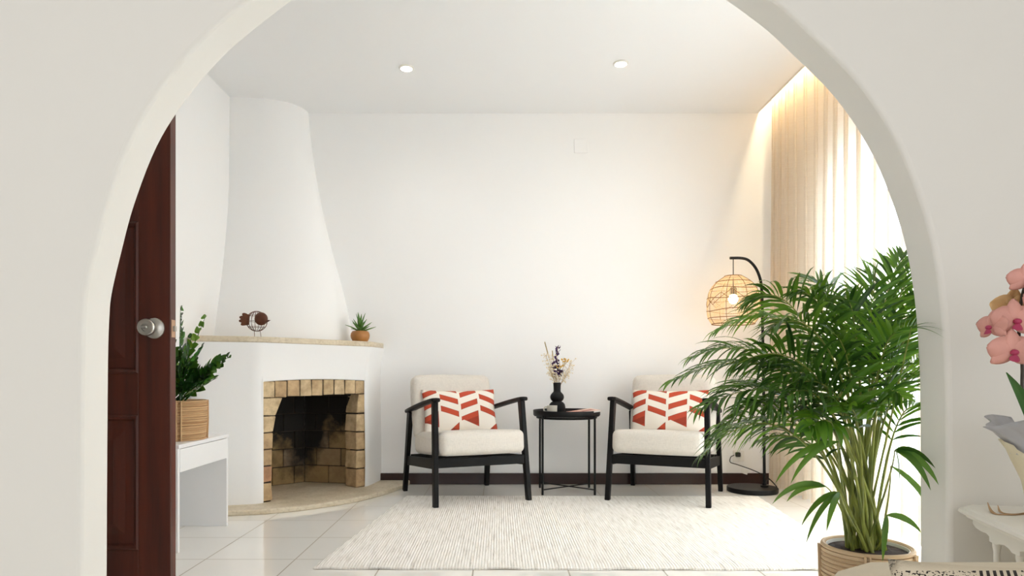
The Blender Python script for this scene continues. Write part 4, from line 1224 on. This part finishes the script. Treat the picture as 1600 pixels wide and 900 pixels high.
# ------------------------------------------------------------------ near side: table, orchid, sofa
def console_table():
    c = Vector((1.130, 1.676, 0.0)); H = 0.478; rz = math.radians(-13)
    t = thing('side_table', 'small white painted side table with moulded edge, under the orchid', 'side table', c, rz)
    # local: x from the left edge to the right, y 0 at the wall side going to -y
    W, Dp = 0.50, 0.385
    mb = MB(); R = []
    def ring(i, z):
        k = 0.03
        x0, x1, y0, y1 = i, W - i, -Dp + i, -i
        return [(x0 + k, y0, z), (x1 - k, y0, z), (x1, y0 + k, z), (x1, y1 - k, z), (x1 - k, y1, z), (x0 + k, y1, z), (x0, y1 - k, z), (x0, y0 + k, z)]
    for i, z in ((0.014, H - 0.026), (0.012, H - 0.020), (0.004, H - 0.018), (0.0, H - 0.013), (0.002, H - 0.007), (0.008, H - 0.004), (0.010, H - 0.0005), (0.014, H)): R.append(ring(i, z))
    vs = [p for r in R for p in r]; fs = [tuple(range(8))[::-1], tuple(range(8 * 7, 8 * 8))]
    for k in range(7):
        for i in range(8): fs.append((8 * k + i, 8 * k + (i + 1) % 8, 8 * k + 8 + (i + 1) % 8, 8 * k + 8 + i))
    mb.add(vs, fs).build('table_top', 'white_paint', t, angle=30)
    def apron(x):
        # scalloped bracket under the top, along y
        pr = [(-0.035, 0.0), (-0.035, -0.022), (-0.050, -0.033), (-0.075, -0.036), (-0.105, -0.034), (-0.118, -0.040), (-0.118, -0.055), (-0.150, -0.056), (-0.165, -0.048), (-0.185, -0.044), (-0.205, -0.048), (-0.220, -0.056), (-0.252, -0.055), (-0.252, -0.040), (-0.27, -0.034), (-0.31, -0.034), (-0.32, -0.022), (-0.32, 0.0)]
        n = len(pr); z = H - 0.026; pr = [(y, dz * 0.72) for y, dz in pr]
        vs = [(x, y, z + dz) for y, dz in pr] + [(x + 0.018, y, z + dz) for y, dz in pr]
        MB().add(vs, [tuple(range(n))[::-1], tuple(range(n, 2 * n))] + [(i, (i + 1) % n, n + (i + 1) % n, n + i) for i in range(n)]).build('apron', 'white_paint', t, smooth=False, bevel=0.0015)
        for y in (-0.134, -0.236):
            MB().lathe([(0.001, 0.0005), (0.008, 0.0005), (0.0085, 0.01), (0.006, 0.02), (0.0065, 0.2), (0.0065, H - 0.085), (0.0085, H - 0.075), (0.0085, H - 0.062), (0.001, H - 0.062)], (x + 0.009, y, 0), 16).build('leg', 'white_paint', t)
    apron(0.030); apron(W - 0.05)
    mb = MB(); mb.beam((0.04, -0.134, 0.10), (W - 0.04, -0.134, 0.10), 0.012, 0.02); mb.beam((0.04, -0.236, 0.10), (W - 0.04, -0.236, 0.10), 0.012, 0.02)
    mb.build('stretcher', 'white_paint', t, bevel=0.002)
console_table()

def orchid():
    c = Vector((1.19, 1.44, 0.4785))
    t = thing('potted_orchid', 'pink moth orchid in a pot wrapped in silver and cream paper, on the white table', 'orchid', c)
    MB().lathe([(0.001, 0), (0.038, 0), (0.042, 0.01), (0.055, 0.115), (0.055, 0.12), (0.050, 0.118), (0.045, 0.09), (0.001, 0.088)], n=32).build('pot', 'plastic_white', t)
    rnd = random.Random(6)
    def wrap(name, mat, r0, r1, z0, z1, a0, a1, amp, k):
        vs = []; fs = []; nu, nv = 44, 8
        for j in range(nv + 1):
            v = j / nv
            for i in range(nu + 1):
                u = i / nu; a = math.radians(a0 + (a1 - a0) * u)
                r = r0 + (r1 - r0) * v ** 2.2 + amp * v * math.sin(a * k) + 0.004 * v * math.sin(a * 17 + j)
                z = z0 + (z1 - z0) * v * (1 + 0.16 * math.sin(a * k * 0.5 + 1)) 
                vs.append((r * math.cos(a), r * math.sin(a), z))
        for j in range(nv):
            for i in range(nu):
                q = j * (nu + 1) + i; fs.append((q, q + 1, q + nu + 2, q + nu + 1))
        MB().add(vs, fs).build(name, mat, t, angle=180, solid=0.0012)
    wrap('cream_wrapping', 'cream_wrap', 0.046, 0.092, 0.002, 0.155, 0, 360, 0.006, 5)
    wrap('silver_wrapping', 'silver_foil', 0.080, 0.122, 0.148, 0.216, 95, 250, 0.010, 7)
    # leaves
    for e, w in (((1575, 588), 0.05), ((1632, 600), 0.05), ((1660, 640), 0.055)):
        tp = at(e[0], e[1], 1.42) - c; p0 = Vector((0.0, 0.0, 0.10)); v = tp - p0
        d = (v.normalized() + Vector((0, 0, 0.30))).normalized()
        mb = MB(); leaflet(mb, p0, d, Vector((1, 0.35, 0.5)), v.length * 1.04, w, 0.55, 9, 0.12, 0.7)
        mb.build('leaf', 'orchid_leaf', t, angle=180, solid=0.002)
    st = catmull([Vector((0.0, 0.0, 0.09)), at(1602, 640, 1.44) - c, at(1597, 570, 1.44) - c, at(1592, 520, 1.44) - c, at(1596, 470, 1.44) - c, at(1606, 430, 1.44) - c], 6)
    MB().tube(st, 0.0032, 8).build('flower_stem', 'orchid_stem', t)
    def flower(px, py, Y, face, size, up=(0, 0, 1), back=False):
        p = at(px, py, Y) - c; f = Vector(face).normalized(); u = Vector(up); x = u.cross(f).normalized(); u = f.cross(x).normalized()
        def petal(mb, ang, L, W, cup=0.25, seg=7):
            d0 = x * math.cos(ang) + u * math.sin(ang); s = f.cross(d0).normalized(); vs = []; fs = []
            for i in range(seg + 1):
                v = i / seg; w = W * (math.sin(math.pi * min(0.985, 0.06 + 0.94 * v) ** 0.8)) ** 0.6 if v < 1 else W * 0.12
                cen = p + d0 * L * v + f * (-cup * L * v * v + 0.004)
                for k in (-1, -0.5, 0, 0.5, 1): vs.append(cen + s * w * k / 2 + f * (-abs(k) * w * 0.16 + 0.02 * L * math.sin(k * 5)))
            for i in range(seg):
                for k in range(4): fs.append((5 * i + k, 5 * i + k + 1, 5 * i + k + 6, 5 * i + k + 5))
            mb.add(vs, fs)
        mb = MB()
        for a in (90, 215, 325): petal(mb, math.radians(a), size * 0.56, size * 0.40)
        for a in (12, 168): petal(mb, math.radians(a), size * 0.60, size * 0.66, 0.15)
        fl = mb.build('flower', 'petal_yellow' if back else 'petal_pink', t, angle=180, solid=0.001)
        mb = MB()
        mb.sphere(p + f * 0.008 - u * size * 0.04, size * 0.10, 10, 7, (1, 1, 0.8))
        q = p + f * 0.012 - u * size * 0.07
        leaflet(mb, q, (f * 0.5 - u).normalized(), x, size * 0.24, size * 0.26, -0.3, 5, 0.4, 0.8)
        mb.build('lip', 'petal_magenta', fl, angle=180)
        i = min(range(len(st)), key=lambda k: (st[k] - p).length)
        MB().tube(bez(p - f * 0.004, (p + st[i]) / 2 + Vector((0, 0, 0.006)), st[i], 6), 0.0016, 6).build('flower_stalk', 'orchid_stem', fl)
    flower(1582, 548, 1.40, (-0.15, -1, -0.1), 0.080)
    flower(1586, 500, 1.41, (-0.1, -1, -0.05), 0.080)
    flower(1582, 480, 1.47, (0.3, 1, 0.1), 0.075, back=True)
    flower(1549, 510, 1.43, (-1, -0.25, 0.0), 0.062)
    flower(1604, 436, 1.42, (-0.3, -1, -0.1), 0.062)
    flower(1625, 470, 1.42, (0.3, -1, 0), 0.075)
    flower(1630, 530, 1.42, (0.4, -1, 0), 0.075)
orchid()
def ribbon():
    mb = MB()
    Z = 0.4795
    def P(px, py, dz=0.0):
        Y = (CH - Z) * F / (py - CY); v = at(px, py, Y); v.z = Z + dz; return v
    for pts in ([P(1543, 793, 0.012), P(1548, 799, 0.003), P(1556, 803), P(1570, 804), P(1586, 804), P(1604, 802), P(1622, 800)], [P(1559, 795, 0.008), P(1563, 801, 0.002), P(1576, 803), P(1592, 803), P(1606, 801), P(1622, 798)]):
        cc = catmull(pts, 6); vs = []; fs = []
        for i, p in enumerate(cc):
            d = (cc[min(i + 1, len(cc) - 1)] - cc[max(i - 1, 0)]).normalized(); s = d.cross(Vector((0, 0, 1))).normalized(); w = 0.0035 * min(1, 0.2 + i / 10)
            vs += [p - s * w, p + s * w]
        for i in range(len(cc) - 1): fs.append((2 * i, 2 * i + 1, 2 * i + 3, 2 * i + 2))
        mb.add(vs, fs)
    tag(mb.build('raffia_ribbon', 'raffia', solid=0.0015), 'loose tan raffia ribbon lying on the white side table', 'ribbon')
ribbon()

def sofa():
    t = thing('sofa', 'sand-coloured upholstered sofa whose back rises in the near foreground, below the planter', 'sofa', (1.35, 0.92, 0))
    x0, x1 = 0.562, 2.15; zt = 0.481
    MB().rbox(((x0 + x1) / 2, 1.115, (zt + 0.06) / 2 + 0.005), (x1 - x0, 0.14, zt - 0.07), 0.055, 14).build('backrest', 'sofa', t, world=True, angle=180)
    t.children[0].location = (0, 0, 0)
    MB().rbox(((x0 + x1) / 2, 0.80, 0.17), (x1 - x0, 0.62, 0.22), 0.05, 12).build('seat', 'sofa', t, world=True, angle=180)
    for x in (x1 - 0.08,): MB().rbox((x, 0.82, 0.26), (0.16, 0.66, 0.34), 0.05, 10).build('armrest', 'sofa', t, world=True, angle=180)
    for x in (x0 + 0.06, x1 - 0.08):
        for y in (0.56, 1.12): MB().beam((x, y, 0.0), (x, y, 0.09), 0.03, 0.03, 0.04, 0.04).build('leg', 'black_wood', t, world=True, bevel=0.003)
sofa()
def sofa_cushion():
    mb = throw_pillow()
    mb.v = [Vector((p.x * 1.0, p.y * 1.1, p.z * 1.2)) for p in mb.v]
    o = mb.build('throw_pillow', 'throw', angle=180)
    o.location = (0.825, 0.960, 0.341); o.rotation_euler = (math.radians(-8), 0, 0)
    tag(o, 'sand cushion printed with black stripes and specks, on the foreground sofa', 'cushion')
sofa_cushion()
